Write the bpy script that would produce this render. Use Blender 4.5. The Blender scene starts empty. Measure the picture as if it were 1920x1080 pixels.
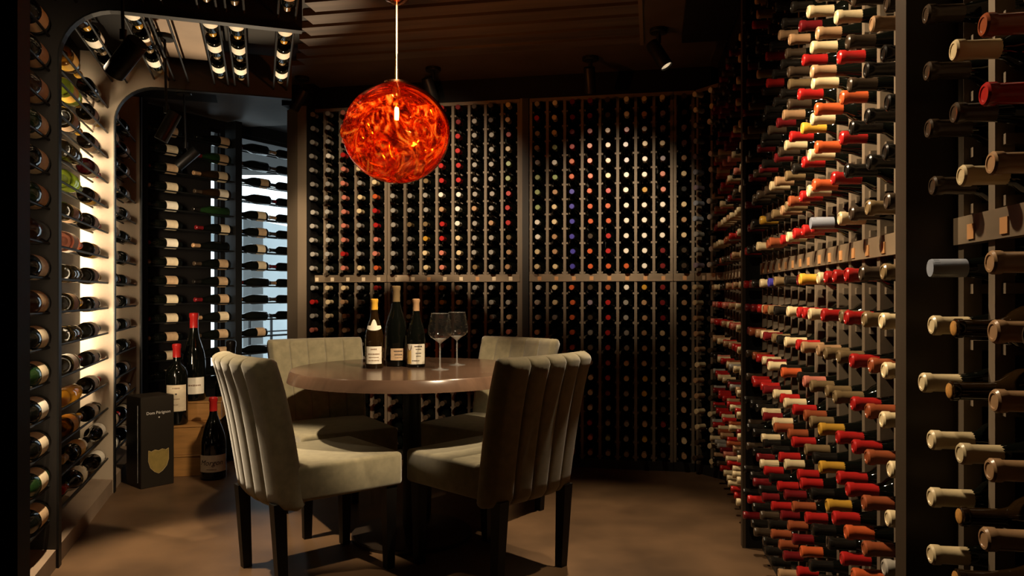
import bpy, bmesh, math, random
from math import sin, cos, pi, radians as R, sqrt, tan
from mathutils import Vector, Matrix, Euler

random.seed(7)
scene = bpy.context.scene
COL = scene.collection

# ------------------------------------------------------------------ camera, world, light, exposure
F_PX, CX, CY, EYE = 1400.0, 960.0, 554.0, 1.10
cam_d = bpy.data.cameras.new('camera')
cam_d.sensor_width = 36.0
cam_d.lens = F_PX / 1920.0 * 36.0
cam_d.shift_y = (CY - 540.0) / 1920.0
cam_d.clip_start = 0.02
cam = bpy.data.objects.new('camera', cam_d)
COL.objects.link(cam)
cam.location = (0, 0, EYE)
cam.rotation_euler = (R(90), 0, 0)
scene.camera = cam

scene.view_settings.view_transform = 'Standard'
scene.view_settings.look = 'None'
scene.view_settings.gamma = 1.0
scene.view_settings.exposure = 0.12
scene.view_settings.use_curve_mapping = False
scene.cycles.max_bounces = 8
scene.cycles.diffuse_bounces = 3
scene.cycles.glossy_bounces = 4
scene.cycles.transmission_bounces = 6
scene.cycles.transparent_max_bounces = 16
scene.cycles.caustics_reflective = False
scene.cycles.caustics_refractive = False
scene.cycles.sample_clamp_indirect = 3.0
scene.cycles.sample_clamp_direct = 0.0

world = bpy.data.worlds.new('overcast_sky')
scene.world = world
world.use_nodes = True
world.node_tree.nodes['Background'].inputs[0].default_value = (0.86, 0.95, 1.0, 1)
world.node_tree.nodes['Background'].inputs[1].default_value = 2.6

WARM = (1.0, 0.74, 0.46)
NEUT = (1.0, 0.77, 0.50)


def spot(name, loc, aim, watts, deg, blend=0.5, size=0.025, col=NEUT):
    l = bpy.data.lights.new(name, 'SPOT')
    l.energy = watts
    l.color = col
    l.spot_size = R(deg)
    l.spot_blend = blend
    l.shadow_soft_size = size
    o = bpy.data.objects.new(name, l)
    COL.objects.link(o)
    o.location = loc
    o.rotation_euler = (Vector(aim) - Vector(loc)).to_track_quat('-Z', 'Y').to_euler()
    return o


def area(name, loc, direction, sx, sy, watts, col=WARM, up='Y', spread=180):
    l = bpy.data.lights.new(name, 'AREA')
    l.shape = 'RECTANGLE'
    l.size, l.size_y = sx, sy
    l.spread = R(spread)
    l.energy = watts
    l.color = col
    o = bpy.data.objects.new(name, l)
    COL.objects.link(o)
    o.location = loc
    o.rotation_euler = Vector(direction).to_track_quat('-Z', up).to_euler()
    return o


# tunnel frame (left bottle vault): p to the right, q away from the camera
TA = R(18.56)
TP, TQ = (cos(TA), sin(TA)), (-sin(TA), cos(TA))


def T(p, q, z=0.0):
    return Vector((p * TP[0] + q * TQ[0], p * TP[1] + q * TQ[1], z))


# room lamps, plus added unseen lights
spot('ceiling_spot_table', (0.46, 2.02, 2.47), (-0.62, 3.50, 0.80), 330, 38, 0.35, 0.04)
spot('ceiling_spot_back_left', (-0.45, 2.75, 2.47), (-0.70, 4.98, 1.52), 280, 49, 0.9)
spot('ceiling_spot_back_right', (0.20, 2.75, 2.47), (0.64, 4.72, 1.54), 230, 34, 1.0)
spot('ceiling_spot_right_wall', (-0.40, 1.35, 2.47), (1.04, 2.30, 1.50), 230, 38, 0.9)
spot('ceiling_spot_right_low', (-0.30, 1.75, 2.47), (0.98, 2.1, 0.70), 190, 56, 0.8)
spot('ceiling_spot_right_near', (-0.15, 1.95, 2.47), (0.86, 1.12, 1.25), 125, 44, 0.8)
spot('ceiling_spot_right_far', (0.20, 3.0, 2.47), (1.15, 3.9, 0.95), 45, 40, 0.9)
spot('ceiling_spot_left_floor', tuple(T(-0.62, 3.24, 2.10)), (-1.16, 2.90, 0.10), 260, 50, 0.45)
spot('added_spot_left_chair', (-1.02, 1.45, 2.47), (-1.02, 2.85, 0.62), 22, 24, 0.6)  # added light, out of view, brightens the left chair's back
spot('ceiling_spot_floor_right', (0.40, 3.60, 2.47), (0.36, 3.35, 0.0), 230, 52, 0.9)
spot('ceiling_spot_column', (-0.9, 3.7, 2.47), (-1.58, 5.15, 1.35), 150, 26, 0.9)
spot('ceiling_spot_right_chair', (0.62, 2.75, 2.47), (0.02, 2.95, 0.75), 90, 36, 0.8)
spot('stem_lamp_beam', (-1.79, 3.95, 1.86), (-2.00, 4.58, 0.25), 9, 60, 0.8)
spot('added_uplight', (-1.75, 5.12, 0.06), tuple(T(-0.22, 3.95, 2.36)), 420, 30, 0.6)  # added light without a fixture, brightens the overhead bottles from below
# led strips on the ribs' hidden back faces, plus one added fill
area('led_strip_bay', T(-0.905, 3.49, 1.36), T(0.03, 1, 0.0), 0.06, 1.40, 16, NEUT, spread=44)
area('added_fill_bay_front', T(-0.815, 3.49, 1.36), T(-0.05, 1, 0.0), 0.02, 1.40, 5, NEUT, spread=26)  # second strip, added unseen to brighten the bottles' near sides
area('led_strip_near_bay', T(-0.70, 2.38, 1.25), T(-0.12, 1, 0), 0.02, 1.9, 0.5, WARM, spread=40)
area('led_strip_far_bay', T(-0.855, 4.70, 1.25), T(0.0, 1, 0), 0.03, 1.0, 4.0, WARM, spread=70)


# ------------------------------------------------------------------ materials
MATS = {}


def mat(name, col, rough=0.5, metal=0.0, spec=0.5, var=None, bump=None, coat=0.0, trans=0.0, emit=None, sheen=0.0, ior=1.45):
    if name in MATS:
        return MATS[name]
    m = bpy.data.materials.new(name)
    m.use_nodes = True
    nt = m.node_tree
    b = nt.nodes['Principled BSDF']
    b.inputs['Base Color'].default_value = (*col, 1)
    b.inputs['Roughness'].default_value = rough
    b.inputs['Metallic'].default_value = metal
    b.inputs['Specular IOR Level'].default_value = spec
    b.inputs['Coat Weight'].default_value = coat
    b.inputs['Transmission Weight'].default_value = trans
    b.inputs['IOR'].default_value = ior
    b.inputs['Sheen Weight'].default_value = sheen
    if emit:
        b.inputs['Emission Color'].default_value = (*emit[0], 1)
        b.inputs['Emission Strength'].default_value = emit[1]
    if var or bump:
        tc = nt.nodes.new('ShaderNodeTexCoord')
    if var:
        scale, amount, stretch = var
        mp = nt.nodes.new('ShaderNodeMapping')
        mp.inputs['Scale'].default_value = stretch
        nt.links.new(tc.outputs['Object'], mp.inputs[0])
        n = nt.nodes.new('ShaderNodeTexNoise')
        n.inputs['Scale'].default_value = scale
        n.inputs['Detail'].default_value = 6
        nt.links.new(mp.outputs[0], n.inputs[0])
        rmp = nt.nodes.new('ShaderNodeValToRGB')
        rmp.color_ramp.elements[0].position = 0.3
        rmp.color_ramp.elements[1].position = 0.7
        rmp.color_ramp.elements[0].color = (*[c * (1 - amount) for c in col], 1)
        rmp.color_ramp.elements[1].color = (*[min(1, c * (1 + amount)) for c in col], 1)
        nt.links.new(n.outputs[0], rmp.inputs[0])
        nt.links.new(rmp.outputs[0], b.inputs['Base Color'])
    if bump:
        n2 = nt.nodes.new('ShaderNodeTexNoise')
        n2.inputs['Scale'].default_value = bump[0]
        n2.inputs['Detail'].default_value = 3
        nt.links.new(tc.outputs['Object'], n2.inputs[0])
        bp = nt.nodes.new('ShaderNodeBump')
        bp.inputs['Strength'].default_value = bump[1]
        bp.inputs['Distance'].default_value = bump[2] if len(bump) > 2 else 0.002
        nt.links.new(n2.outputs[0], bp.inputs['Height'])
        nt.links.new(bp.outputs[0], b.inputs['Normal'])
    MATS[name] = m
    return m


def glow_glass(name, col, see=0.35):
    """coloured bottle glass that lets light through without refraction noise"""
    m = bpy.data.materials.new(name)
    m.use_nodes = True
    nt = m.node_tree
    nt.nodes.remove(nt.nodes['Principled BSDF'])
    out = nt.nodes['Material Output']
    tr = nt.nodes.new('ShaderNodeBsdfTranslucent'); tr.inputs[0].default_value = (*col, 1)
    tp = nt.nodes.new('ShaderNodeBsdfTransparent'); tp.inputs[0].default_value = (*col, 1)
    gl = nt.nodes.new('ShaderNodeBsdfGlossy'); gl.inputs['Roughness'].default_value = 0.06
    gl.inputs[0].default_value = (1, 1, 1, 1)
    lw = nt.nodes.new('ShaderNodeFresnel'); lw.inputs[0].default_value = 1.5
    mx = nt.nodes.new('ShaderNodeMixShader'); mx.inputs[0].default_value = see
    m2 = nt.nodes.new('ShaderNodeMixShader')
    nt.links.new(tr.outputs[0], mx.inputs[1]); nt.links.new(tp.outputs[0], mx.inputs[2])
    nt.links.new(lw.outputs[0], m2.inputs[0])
    nt.links.new(mx.outputs[0], m2.inputs[1]); nt.links.new(gl.outputs[0], m2.inputs[2])
    nt.links.new(m2.outputs[0], out.inputs[0])
    MATS[name] = m
    return m


def clear_glass(name, tint=(0.97, 0.98, 0.97), ior=1.45, rough=0.0, painted_glint=0.0):
    m = bpy.data.materials.new(name)
    m.use_nodes = True
    nt = m.node_tree
    nt.nodes.remove(nt.nodes['Principled BSDF'])
    out = nt.nodes['Material Output']
    tp = nt.nodes.new('ShaderNodeBsdfTransparent'); tp.inputs[0].default_value = (*tint, 1)
    gl = nt.nodes.new('ShaderNodeBsdfGlossy'); gl.inputs['Roughness'].default_value = rough
    lw = nt.nodes.new('ShaderNodeLayerWeight'); lw.inputs[0].default_value = 0.5      # same from both sides of the thin wall
    pw = nt.nodes.new('ShaderNodeMath'); pw.operation = 'POWER'; pw.inputs[1].default_value = 3.5
    nt.links.new(lw.outputs['Facing'], pw.inputs[0])
    fr = nt.nodes.new('ShaderNodeMath'); fr.operation = 'MULTIPLY_ADD'
    f0 = ((ior - 1) / (ior + 1)) ** 2
    fr.inputs[1].default_value = 0.85 - f0; fr.inputs[2].default_value = f0
    nt.links.new(pw.outputs[0], fr.inputs[0])
    mx = nt.nodes.new('ShaderNodeMixShader')
    nt.links.new(fr.outputs[0], mx.inputs[0])
    body = tp
    if painted_glint:                                  # white diffuse painted in for bright reflections on the glass
        df = nt.nodes.new('ShaderNodeBsdfDiffuse'); df.inputs[0].default_value = (0.9, 0.88, 0.84, 1)
        body = nt.nodes.new('ShaderNodeMixShader'); body.inputs[0].default_value = painted_glint
        nt.links.new(tp.outputs[0], body.inputs[1]); nt.links.new(df.outputs[0], body.inputs[2])
    nt.links.new(body.outputs[0], mx.inputs[1]); nt.links.new(gl.outputs[0], mx.inputs[2])
    nt.links.new(mx.outputs[0], out.inputs[0])
    MATS[name] = m
    return m


S1 = (1, 1, 1)
M_RACK = mat('taupe_painted_wood', (0.165, 0.125, 0.085), 0.55, var=(9, 0.22, (1, 1, 0.25)), bump=(60, 0.15))
M_RAIL = mat('taupe_rail_wood', (0.19, 0.14, 0.09), 0.5, var=(12, 0.25, (0.3, 1, 1)))
M_PANEL = mat('brown_side_panel', (0.042, 0.028, 0.017), 0.5, var=(5, 0.2, (1, 1, 0.2)))
M_DARK = mat('black_brown_board', (0.012, 0.010, 0.008), 0.55, var=(6, 0.3, S1))
M_BLACK = mat('black_satin_metal', (0.007, 0.007, 0.007), 0.42, spec=0.3)
M_BLACKP = mat('black_paint', (0.006, 0.005, 0.0045), 0.6, spec=0.15)
M_RIB = mat('greige_plaster', (0.36, 0.29, 0.21), 0.6, var=(3, 0.10, S1), bump=(30, 0.1))
M_CEIL = mat('dark_brown_ceiling', (0.070, 0.047, 0.030), 0.6, var=(4, 0.2, S1))
M_SLAT = mat('ceiling_slat_wood', (0.080, 0.060, 0.045), 0.45, var=(5, 0.35, (0.3, 4, 1)))
M_GAP = mat('ceiling_shadow_gap', (0.010, 0.008, 0.006), 0.8)
M_FLOOR = mat('brown_polished_concrete', (0.105, 0.060, 0.030), 0.42, var=(2.6, 0.42, S1), bump=(14, 0.12, 0.004))
M_PLINTH = mat('greige_plinth', (0.24, 0.17, 0.115), 0.6, var=(4, 0.15, S1))
M_GLASSD = mat('dark_bottle_glass', (0.003, 0.0035, 0.0025), 0.05, spec=0.5)
M_GLASSB = mat('brown_bottle_glass', (0.018, 0.009, 0.003), 0.05, spec=0.5)
M_GLASSG = mat('green_bottle_glass', (0.010, 0.030, 0.008), 0.10, spec=0.6)
M_GOLDG = glow_glass('golden_wine_glass', (0.95, 0.62, 0.16))
M_AMBERG = glow_glass('amber_wine_glass', (0.85, 0.40, 0.08))
M_LIMEG = glow_glass('lime_wine_glass', (0.62, 0.72, 0.18))
M_ROSEG = glow_glass('rose_wine_glass', (0.95, 0.60, 0.45))
M_PURPG = glow_glass('ruby_wine_glass', (0.30, 0.06, 0.07))
M_LABEL = mat('cream_label_paper', (0.66, 0.55, 0.38), 0.7, var=(40, 0.10, S1))
M_LABELW = mat('white_label_paper', (0.78, 0.72, 0.60), 0.7, var=(40, 0.06, S1))
M_LABELY = mat('yellow_label_paper', (0.72, 0.42, 0.06), 0.6, var=(40, 0.1, S1))
M_LABELT = mat('tan_label_paper', (0.50, 0.34, 0.20), 0.7, var=(40, 0.15, S1))
M_INK = mat('label_ink', (0.05, 0.035, 0.03), 0.7)
M_INKB = mat('label_brown_ink', (0.22, 0.13, 0.07), 0.7)
M_FAB = mat('sage_velvet', (0.230, 0.200, 0.122), 0.85, spec=0.2, var=(28, 0.16, S1), bump=(420, 0.25, 0.001), sheen=0.5)
M_LEG = mat('black_stained_leg', (0.005, 0.004, 0.003), 0.45, spec=0.3)
M_TABLE = mat('walnut_table_top', (0.085, 0.050, 0.032), 0.20, var=(7, 0.22, (0.5, 6, 1)), spec=0.45)
M_BRASS = mat('brass', (0.80, 0.50, 0.20), 0.2, 1.0)
M_COPPER = mat('copper', (0.85, 0.38, 0.20), 0.15, 1.0)
M_PINE = mat('pine_box_wood', (0.34, 0.165, 0.045), 0.5, var=(5, 0.2, (1, 1, 8)))
M_GIFT = mat('black_gift_box_card', (0.014, 0.010, 0.006), 0.5, spec=0.3)
M_SHIELD = mat('olive_gold_shield', (0.24, 0.17, 0.045), 0.5, var=(30, 0.15, S1))
M_SILVERP = mat('silver_print', (0.62, 0.60, 0.55), 0.4)
M_PLATE = mat('cream_name_plate', (0.72, 0.58, 0.40), 0.6)
M_PLATEC = mat('copper_name_plate', (0.50, 0.25, 0.10), 0.5)
M_STEEL = mat('dull_steel', (0.45, 0.44, 0.42), 0.35, 1.0)
M_CLEAR = clear_glass('clear_crystal', (0.95, 0.95, 0.93), 1.7, 0.07, painted_glint=0.004)
M_CLEAR2 = clear_glass('thick_crystal', (0.92, 0.92, 0.90), 1.9, 0.12, painted_glint=0.14)  # stem, foot and rim whitened to stand for their highlights
M_OLIVEG = glow_glass('olive_wine_glass', (0.13, 0.10, 0.035), 0.5)
M_BEAM_SHADE = mat('painted_shade_beam', (0.035, 0.024, 0.016), 0.6, var=(4, 0.15, (1, 1, 1)))  # greige beam with its shade painted into the colour
M_RIB_SHADE = mat('painted_shade_rib', (0.016, 0.011, 0.008), 0.55)  # unlit face of the greige near rib, darkness put into the colour
M_CORK = mat('amber_cork', (0.62, 0.30, 0.07), 0.6, var=(120, 0.3, (1, 1, 1)))
M_PANE = clear_glass('window_pane_glass', (0.90, 0.94, 0.95), 1.2)
M_OUTW = mat('grey_concrete_outside', (0.40, 0.45, 0.47), 0.8, var=(2, 0.1, S1))
M_OUTD = mat('dark_concrete_outside', (0.20, 0.21, 0.21), 0.8, var=(2, 0.1, S1))

CAPS = {
    'black': ((0.012, 0.010, 0.008), 0.35), 'brown': ((0.055, 0.036, 0.022), 0.38),
    'red': ((0.42, 0.016, 0.014), 0.38), 'crimson': ((0.16, 0.010, 0.012), 0.38),
    'cream': ((0.70, 0.56, 0.33), 0.42), 'tan': ((0.42, 0.25, 0.13), 0.40),
    'olive': ((0.20, 0.135, 0.065), 0.36), 'orange': ((0.55, 0.10, 0.028), 0.38),
    'copper': ((0.30, 0.075, 0.028), 0.36), 'gold': ((0.52, 0.28, 0.035), 0.34),
    'yellow': ((0.75, 0.42, 0.05), 0.40), 'white': ((0.82, 0.78, 0.70), 0.45),
    'grey': ((0.30, 0.28, 0.25), 0.38), 'blue': ((0.06, 0.05, 0.36), 0.38),
    'green': ((0.30, 0.40, 0.16), 0.42), 'violet': ((0.24, 0.19, 0.24), 0.40),
    'pink': ((0.60, 0.20, 0.14), 0.42), 'slate': ((0.30, 0.33, 0.40), 0.40),
    'silver': ((0.42, 0.38, 0.32), 0.28),
}
CAPM = {k: mat(k + '_foil', c, r * 0.72, bump=(90, 0.12)) for k, (c, r) in CAPS.items()}


# ------------------------------------------------------------------ mesh helpers
class MB:
    def __init__(self):
        self.v, self.f, self.m, self.s = [], [], [], []

    def face(self, idx, mi=0, smooth=False):
        self.f.append(idx); self.m.append(mi); self.s.append(smooth)

    def box(self, x0, x1, y0, y1, z0, z1, mi=0, tz=1.0):
        """tz scales the lower end about its middle (a tapered post)"""
        n = len(self.v)
        cx_, cy_ = (x0 + x1) / 2, (y0 + y1) / 2
        for z, k in ((z0, tz), (z1, 1.0)):
            for x, y in ((x0, y0), (x1, y0), (x1, y1), (x0, y1)):
                self.v.append((cx_ + (x - cx_) * k, cy_ + (y - cy_) * k, z))
        for q in ((0, 3, 2, 1), (4, 5, 6, 7), (0, 1, 5, 4), (1, 2, 6, 5), (2, 3, 7, 6), (3, 0, 4, 7)):
            self.face([n + i for i in q], mi)
        return self

    def lathe(self, prof, seg=16, mi=0, mat4=None, smooth=True, caps=True, a0=0.0, a1=2 * pi):
        n = len(self.v)
        full = abs(a1 - a0 - 2 * pi) < 1e-6
        cnt = seg if full else seg + 1
        for (r, z) in prof:
            for k in range(cnt):
                a = a0 + (a1 - a0) * k / seg
                p = Vector((r * cos(a), r * sin(a), z))
                self.v.append(tuple(mat4 @ p) if mat4 else tuple(p))
        for i in range(len(prof) - 1):
            for k in range(seg):
                k2 = (k + 1) % cnt if full else k + 1
                self.face([n + i * cnt + k, n + i * cnt + k2, n + (i + 1) * cnt + k2, n + (i + 1) * cnt + k], mi, smooth)
        if caps and full:
            if prof[0][0] > 1e-6:
                self.face([n + k for k in range(cnt)][::-1], mi)
            if prof[-1][0] > 1e-6:
                self.face([n + (len(prof) - 1) * cnt + k for k in range(cnt)], mi)
        return self

    def tube(self, a, b, r, seg=10, mi=0):
        a, b = Vector(a), Vector(b)
        d = b - a
        m4 = Matrix.Translation(a) @ d.to_track_quat('Z', 'Y').to_matrix().to_4x4()
        return self.lathe([(r, 0), (r, d.length)], seg, mi, m4)

    def prism(self, pts, w0, w1, axis='y', mi=0):
        """polygon pts (a,b) extruded along an axis: 'y' -> (a, w, b), 'z' -> (a, b, w)"""
        n = len(self.v); k = len(pts)
        for w in (w0, w1):
            for a, b in pts:
                self.v.append((a, w, b) if axis == 'y' else (a, b, w))
        self.face(list(range(n, n + k)), mi)
        self.face(list(range(n + k, n + 2 * k))[::-1], mi)
        for i in range(k):
            j = (i + 1) % k
            self.face([n + i, n + k + i, n + k + j, n + j], mi)
        return self

    def mesh(self, name, mats, angle=35):
        me = bpy.data.meshes.new(name)
        me.from_pydata(self.v, [], self.f)
        for m in (mats if isinstance(mats, (list, tuple)) else [mats]):
            me.materials.append(m)
        me.polygons.foreach_set('material_index', self.m)
        me.polygons.foreach_set('use_smooth', [bool(x) for x in self.s])
        bm = bmesh.new(); bm.from_mesh(me)
        bmesh.ops.recalc_face_normals(bm, faces=bm.faces)
        bm.to_mesh(me); bm.free()
        if any(self.s):
            me.set_sharp_from_angle(angle=R(angle))
        me.update()
        return me


def obj(name, me, parent=None, loc=(0, 0, 0), rot=(0, 0, 0), m=None):
    o = bpy.data.objects.new(name, me)
    COL.objects.link(o)
    o.location = loc
    o.rotation_euler = rot
    if parent:
        o.parent = parent
    if m is not None:
        if not me.materials:
            me.materials.append(m)
        o.material_slots[0].link = 'OBJECT'
        o.material_slots[0].material = m
    return o


def tag(o, label, cat, group=None):
    o['label'] = label
    o['category'] = cat
    if group:
        o['group'] = group
    return o


def thing(name, label, cat, loc=(0, 0, 0), rz=0.0, group=None):
    o = bpy.data.objects.new(name, None)
    COL.objects.link(o)
    o.empty_display_size = 0.05
    o.location = loc
    o.rotation_euler = (0, 0, rz)
    return tag(o, label, cat, group)


def struct(name, me, loc=(0, 0, 0), rz=0.0):
    o = obj(name, me, None, loc, (0, 0, rz))
    o['kind'] = 'structure'
    return o


def bevel(me, w, seg=2, angle=40):
    bm = bmesh.new(); bm.from_mesh(me)
    ed = [e for e in bm.edges if len(e.link_faces) == 2 and e.calc_face_angle(0) > R(angle)]
    bmesh.ops.bevel(bm, geom=ed, offset=w, segments=seg, profile=0.5, affect='EDGES')
    bm.to_mesh(me); bm.free()
    return me


ORD = ['first', 'second', 'third', 'fourth', 'fifth', 'sixth', 'seventh', 'eighth', 'ninth', 'tenth', 'eleventh', 'twelfth',
       'thirteenth', 'fourteenth', 'fifteenth', 'sixteenth', 'seventeenth', 'eighteenth', 'nineteenth', 'twentieth',
       'twenty-first', 'twenty-second', 'twenty-third', 'twenty-fourth']

# ------------------------------------------------------------------ the shell
BA = R(-10.65)                      # back wall frame
BO = Vector((-1.342, 5.11, 0))
BX, BY = Vector((cos(BA), sin(BA), 0)), Vector((-sin(BA), cos(BA), 0))


def B(s, d, z=0.0):
    return BO + BX * s + BY * d + Vector((0, 0, z))


RA = R(-98.5)                       # right wall frame: local x runs towards the camera
RX, RY = Vector((cos(RA), sin(RA), 0)), Vector((-sin(RA), cos(RA), 0))


def room(x, y, z=0.0):
    return Vector((0.989 * x + 0.1478 * y, -0.1478 * x + 0.989 * y, z))


WA = R(58.6)                        # window wall frame
WO = Vector((-2.632, 5.303, 0))
WX, WY = Vector((cos(WA), sin(WA), 0)), Vector((-sin(WA), cos(WA), 0))


def W(s, d, z=0.0):
    return WO + WX * s + WY * d + Vector((0, 0, z))


CEIL = 2.52
ROOF = 2.66
struct('floor', MB().box(-5, 4, -2.2, 9, -0.12, 0).mesh('floor', M_FLOOR))
ceiling = struct('ceiling', MB().box(-5, 4, -2.2, 9, CEIL + 0.03, ROOF).mesh('ceiling', M_GAP))

# plain ceiling margin beside and behind the slatted field
mb = MB()
mb.box(-1.6, 3.6, -0.49, 1.0, CEIL, CEIL + 0.03)
mb.box(2.215, 3.6, -7.5, -0.49, CEIL, CEIL + 0.03)
obj('ceiling_margin', mb.mesh('ceiling_margin', M_CEIL), ceiling, BO, (0, 0, BA))
mb = MB()
mb.box(2.195, 2.215, -5.2, -0.49, CEIL - 0.006, CEIL + 0.01)
obj('ceiling_trim', mb.mesh('ceiling_trim', mat('bronze_trim', (0.16, 0.11, 0.07), 0.4)), ceiling, BO, (0, 0, BA))
pitch = 0.158
for i in range(20):
    d1 = -0.50 - i * pitch
    d0 = d1 - 0.118
    sl = max(-1.2, 0.142 - 0.559 * (d1 + 0.633)) + 0.10
    if sl > 2.1:
        break
    me = MB().box(sl, 2.195, d0, d1, CEIL - 0.004, CEIL + 0.03).mesh('ceiling_slat', M_SLAT)
    obj('ceiling_slat', me, ceiling, BO, (0, 0, BA))
# dark recess box by the right wall
obj('ceiling_duct', MB().box(2.42, 2.66, -3.2, -0.62, CEIL - 0.05, CEIL).mesh('ceiling_duct', M_BLACKP), ceiling, BO, (0, 0, BA))

# outer walls (all behind the racks)
struct('wall_back', MB().box(-0.30, 3.4, 0.34, 0.46, 0, ROOF).mesh('wall_back', M_DARK), BO, BA)
struct('wall_back_fascia', MB().box(-0.03, 2.62, 0.0, 0.05, 2.376, CEIL).mesh('wall_back_fascia', M_BLACKP), BO, BA)
struct('wall_right', MB().box(0.96, 1.08, -2.2, 5.4, 0, ROOF).mesh('wall_right', M_DARK), (0, 0, 0), R(-8.5))
struct('wall_front', MB().box(-3.4, 2.2, -2.1, -2.0, 0, ROOF).mesh('wall_front', M_DARK))
struct('wall_left', MB().box(-1.06, -0.945, -2.0, 5.62, 0, ROOF).mesh('wall_left', M_BLACKP), (0, 0, 0), TA)
struct('wall_left_return', MB().box(-0.945, -0.593, 2.22, 2.33, 0, ROOF).mesh('wall_left_return', M_BLACKP), (0, 0, 0), TA)
struct('wall_back_return', MB().box(-0.115, -0.055, 0.30, 2.6, 0, ROOF).mesh('wall_back_return', M_DARK), BO, BA)

# greige column closing the left end of the back rack
c = struct('trim_1', MB().prism([(-0.228, 0.03), (-0.105, -0.06), (-0.03, -0.06), (-0.03, 0.34), (-0.228, 0.34)], 0, 2.385, 'z').mesh('trim_1', mat('taupe_column_paint', (0.19, 0.145, 0.100), 0.5, var=(4, 0.1, (1, 1, 0.2)))), BO, BA)
obj('column_edge', MB().box(-0.03, -0.005, -0.075, 0.34, 0, 2.385).mesh('column_edge', M_BLACKP), c)
obj('column_cap', MB().box(-0.20, 0.03, -0.10, 0.36, 2.385, CEIL).mesh('column_cap', M_BLACKP), c)


# ------------------------------------------------------------------ bottles
def prof_bord(h=0.30, r=0.0375, rn=0.0142):
    k = h / 0.30
    return [(0.0, 0.022 * k), (r * 0.5, 0.016 * k), (r * 0.78, 0.003 * k), (r * 0.9, 0.0), (r, 0.006 * k), (r, 0.185 * k), (r * 0.95, 0.200 * k),
            (r * 0.75, 0.214 * k), (rn * 1.25, 0.226 * k), (rn, 0.240 * k), (rn * 0.98, 0.287 * k), (rn * 1.08, 0.289 * k), (rn * 1.08, 0.298 * k), (rn * 0.8, 0.30 * k), (0, 0.30 * k)]


def prof_burg(h=0.30, r=0.0405, rn=0.0142):
    k = h / 0.30
    return [(0.0, 0.024 * k), (r * 0.5, 0.018 * k), (r * 0.78, 0.003 * k), (r * 0.9, 0.0), (r, 0.006 * k), (r, 0.125 * k), (r * 0.97, 0.145 * k),
            (r * 0.86, 0.168 * k), (r * 0.68, 0.192 * k), (r * 0.50, 0.213 * k), (rn * 1.15, 0.235 * k), (rn, 0.25 * k), (rn * 0.98, 0.287 * k), (rn * 1.1, 0.289 * k), (rn * 1.1, 0.298 * k), (rn * 0.8, 0.30 * k), (0, 0.30 * k)]


def cap_prof(h=0.30, rn=0.0142, ln=0.066):
    k = h / 0.30
    e = 0.0009 * k
    return [(rn + e * 1.3, 0.30 * k - ln * k), (rn + e, 0.284 * k), (rn * 1.1 + e * 1.6, 0.287 * k), (rn * 1.1 + e * 1.8, 0.2985 * k), (rn * 1.02, 0.3018 * k),
            (rn * 0.78, 0.3022 * k), (rn * 0.72, 0.3008 * k), (0.0001, 0.3010 * k)]


ME_BORD = MB().lathe(prof_bord(), 18).mesh('wine_bottle', M_GLASSD)
ME_BURG = MB().lathe(prof_burg(), 18).mesh('wine_bottle', M_GLASSD)
ME_CAP = MB().lathe(cap_prof(), 16, caps=False).mesh('capsule', CAPM['black'])
ME_CAPS = MB().lathe([(0.0158, 0.245), (0.0158, 0.2985), (0.0150, 0.3012), (0.0001, 0.3014)], 16, caps=False).mesh('screw_cap', CAPM['slate'])
ME_CORK = MB().lathe([(0.0118, 0.296), (0.0118, 0.3010), (0.0105, 0.3018), (0.0001, 0.3018)], 16, caps=False).mesh('cork', M_CORK)
ME_LABEL_BORD = MB().lathe([(0.0381, 0.035), (0.0381, 0.125)], 22, caps=False).mesh('label', M_LABEL)
ME_LABEL_BURG = MB().lathe([(0.0411, 0.025), (0.0411, 0.105)], 22, caps=False).mesh('label', M_LABEL)
WORDS = {'black': 'black', 'brown': 'dark brown', 'olive': 'olive brown', 'tan': 'tan'}


def rack_bottle(loc, rot, colour, burg, label, group, glass=None, screw=False):
    o = obj('wine_bottle', ME_BURG if burg else ME_BORD, None, loc, rot, glass or M_GLASSD)
    tag(o, label, 'bottle', group)
    if colour == 'cork':
        o.material_slots[0].material = M_GLASSB
        obj('cork', ME_CORK, o, m=M_CORK)
    else:
        obj('screw_cap' if screw else 'capsule', ME_CAPS if screw else ME_CAP, o, m=CAPM[colour])
    return o


class Stuff:
    """many far bottles as one mesh"""
    def __init__(self):
        self.mb = MB()
        self.mats = [M_GLASSD]

    def add(self, loc, rot, colour):
        m4 = Matrix.Translation(loc) @ Euler(rot).to_matrix().to_4x4()
        if CAPM[colour] not in self.mats:
            self.mats.append(CAPM[colour])
        self.mb.lathe([(0.030, 0.0), (0.0385, 0.006), (0.0385, 0.185), (0.030, 0.207), (0.0165, 0.228), (0.0145, 0.24), (0.0145, 0.26)], 10, 0, m4)
        self.mb.lathe([(0.0155, 0.235), (0.0152, 0.284), (0.0172, 0.287), (0.0172, 0.2985), (0.0150, 0.302)], 10, self.mats.index(CAPM[colour]), m4)

    def build(self, name, label):
        o = obj(name, self.mb.mesh(name, self.mats))
        o['kind'] = 'stuff'
        tag(o, label, 'bottles')
        return o


def project(p):
    return CX + F_PX * p.x / p.y, CY - F_PX * (p.z - EYE) / p.y


# ------------------------------------------------------------------ wooden racks
RAIL_Z = (1.190, 1.238)
ROWS_UP_B = [1.283 + 0.0945 * k for k in range(12)]
ROWS_DN_B = [1.150 - 0.0945 * k for k in range(12)]
ROWS_UP_R = [1.288 + 0.0985 * k for k in range(11)]
ROWS_DN_R = [1.147 - 0.0985 * k for k in range(11)]
TOPZ = 2.374


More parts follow.
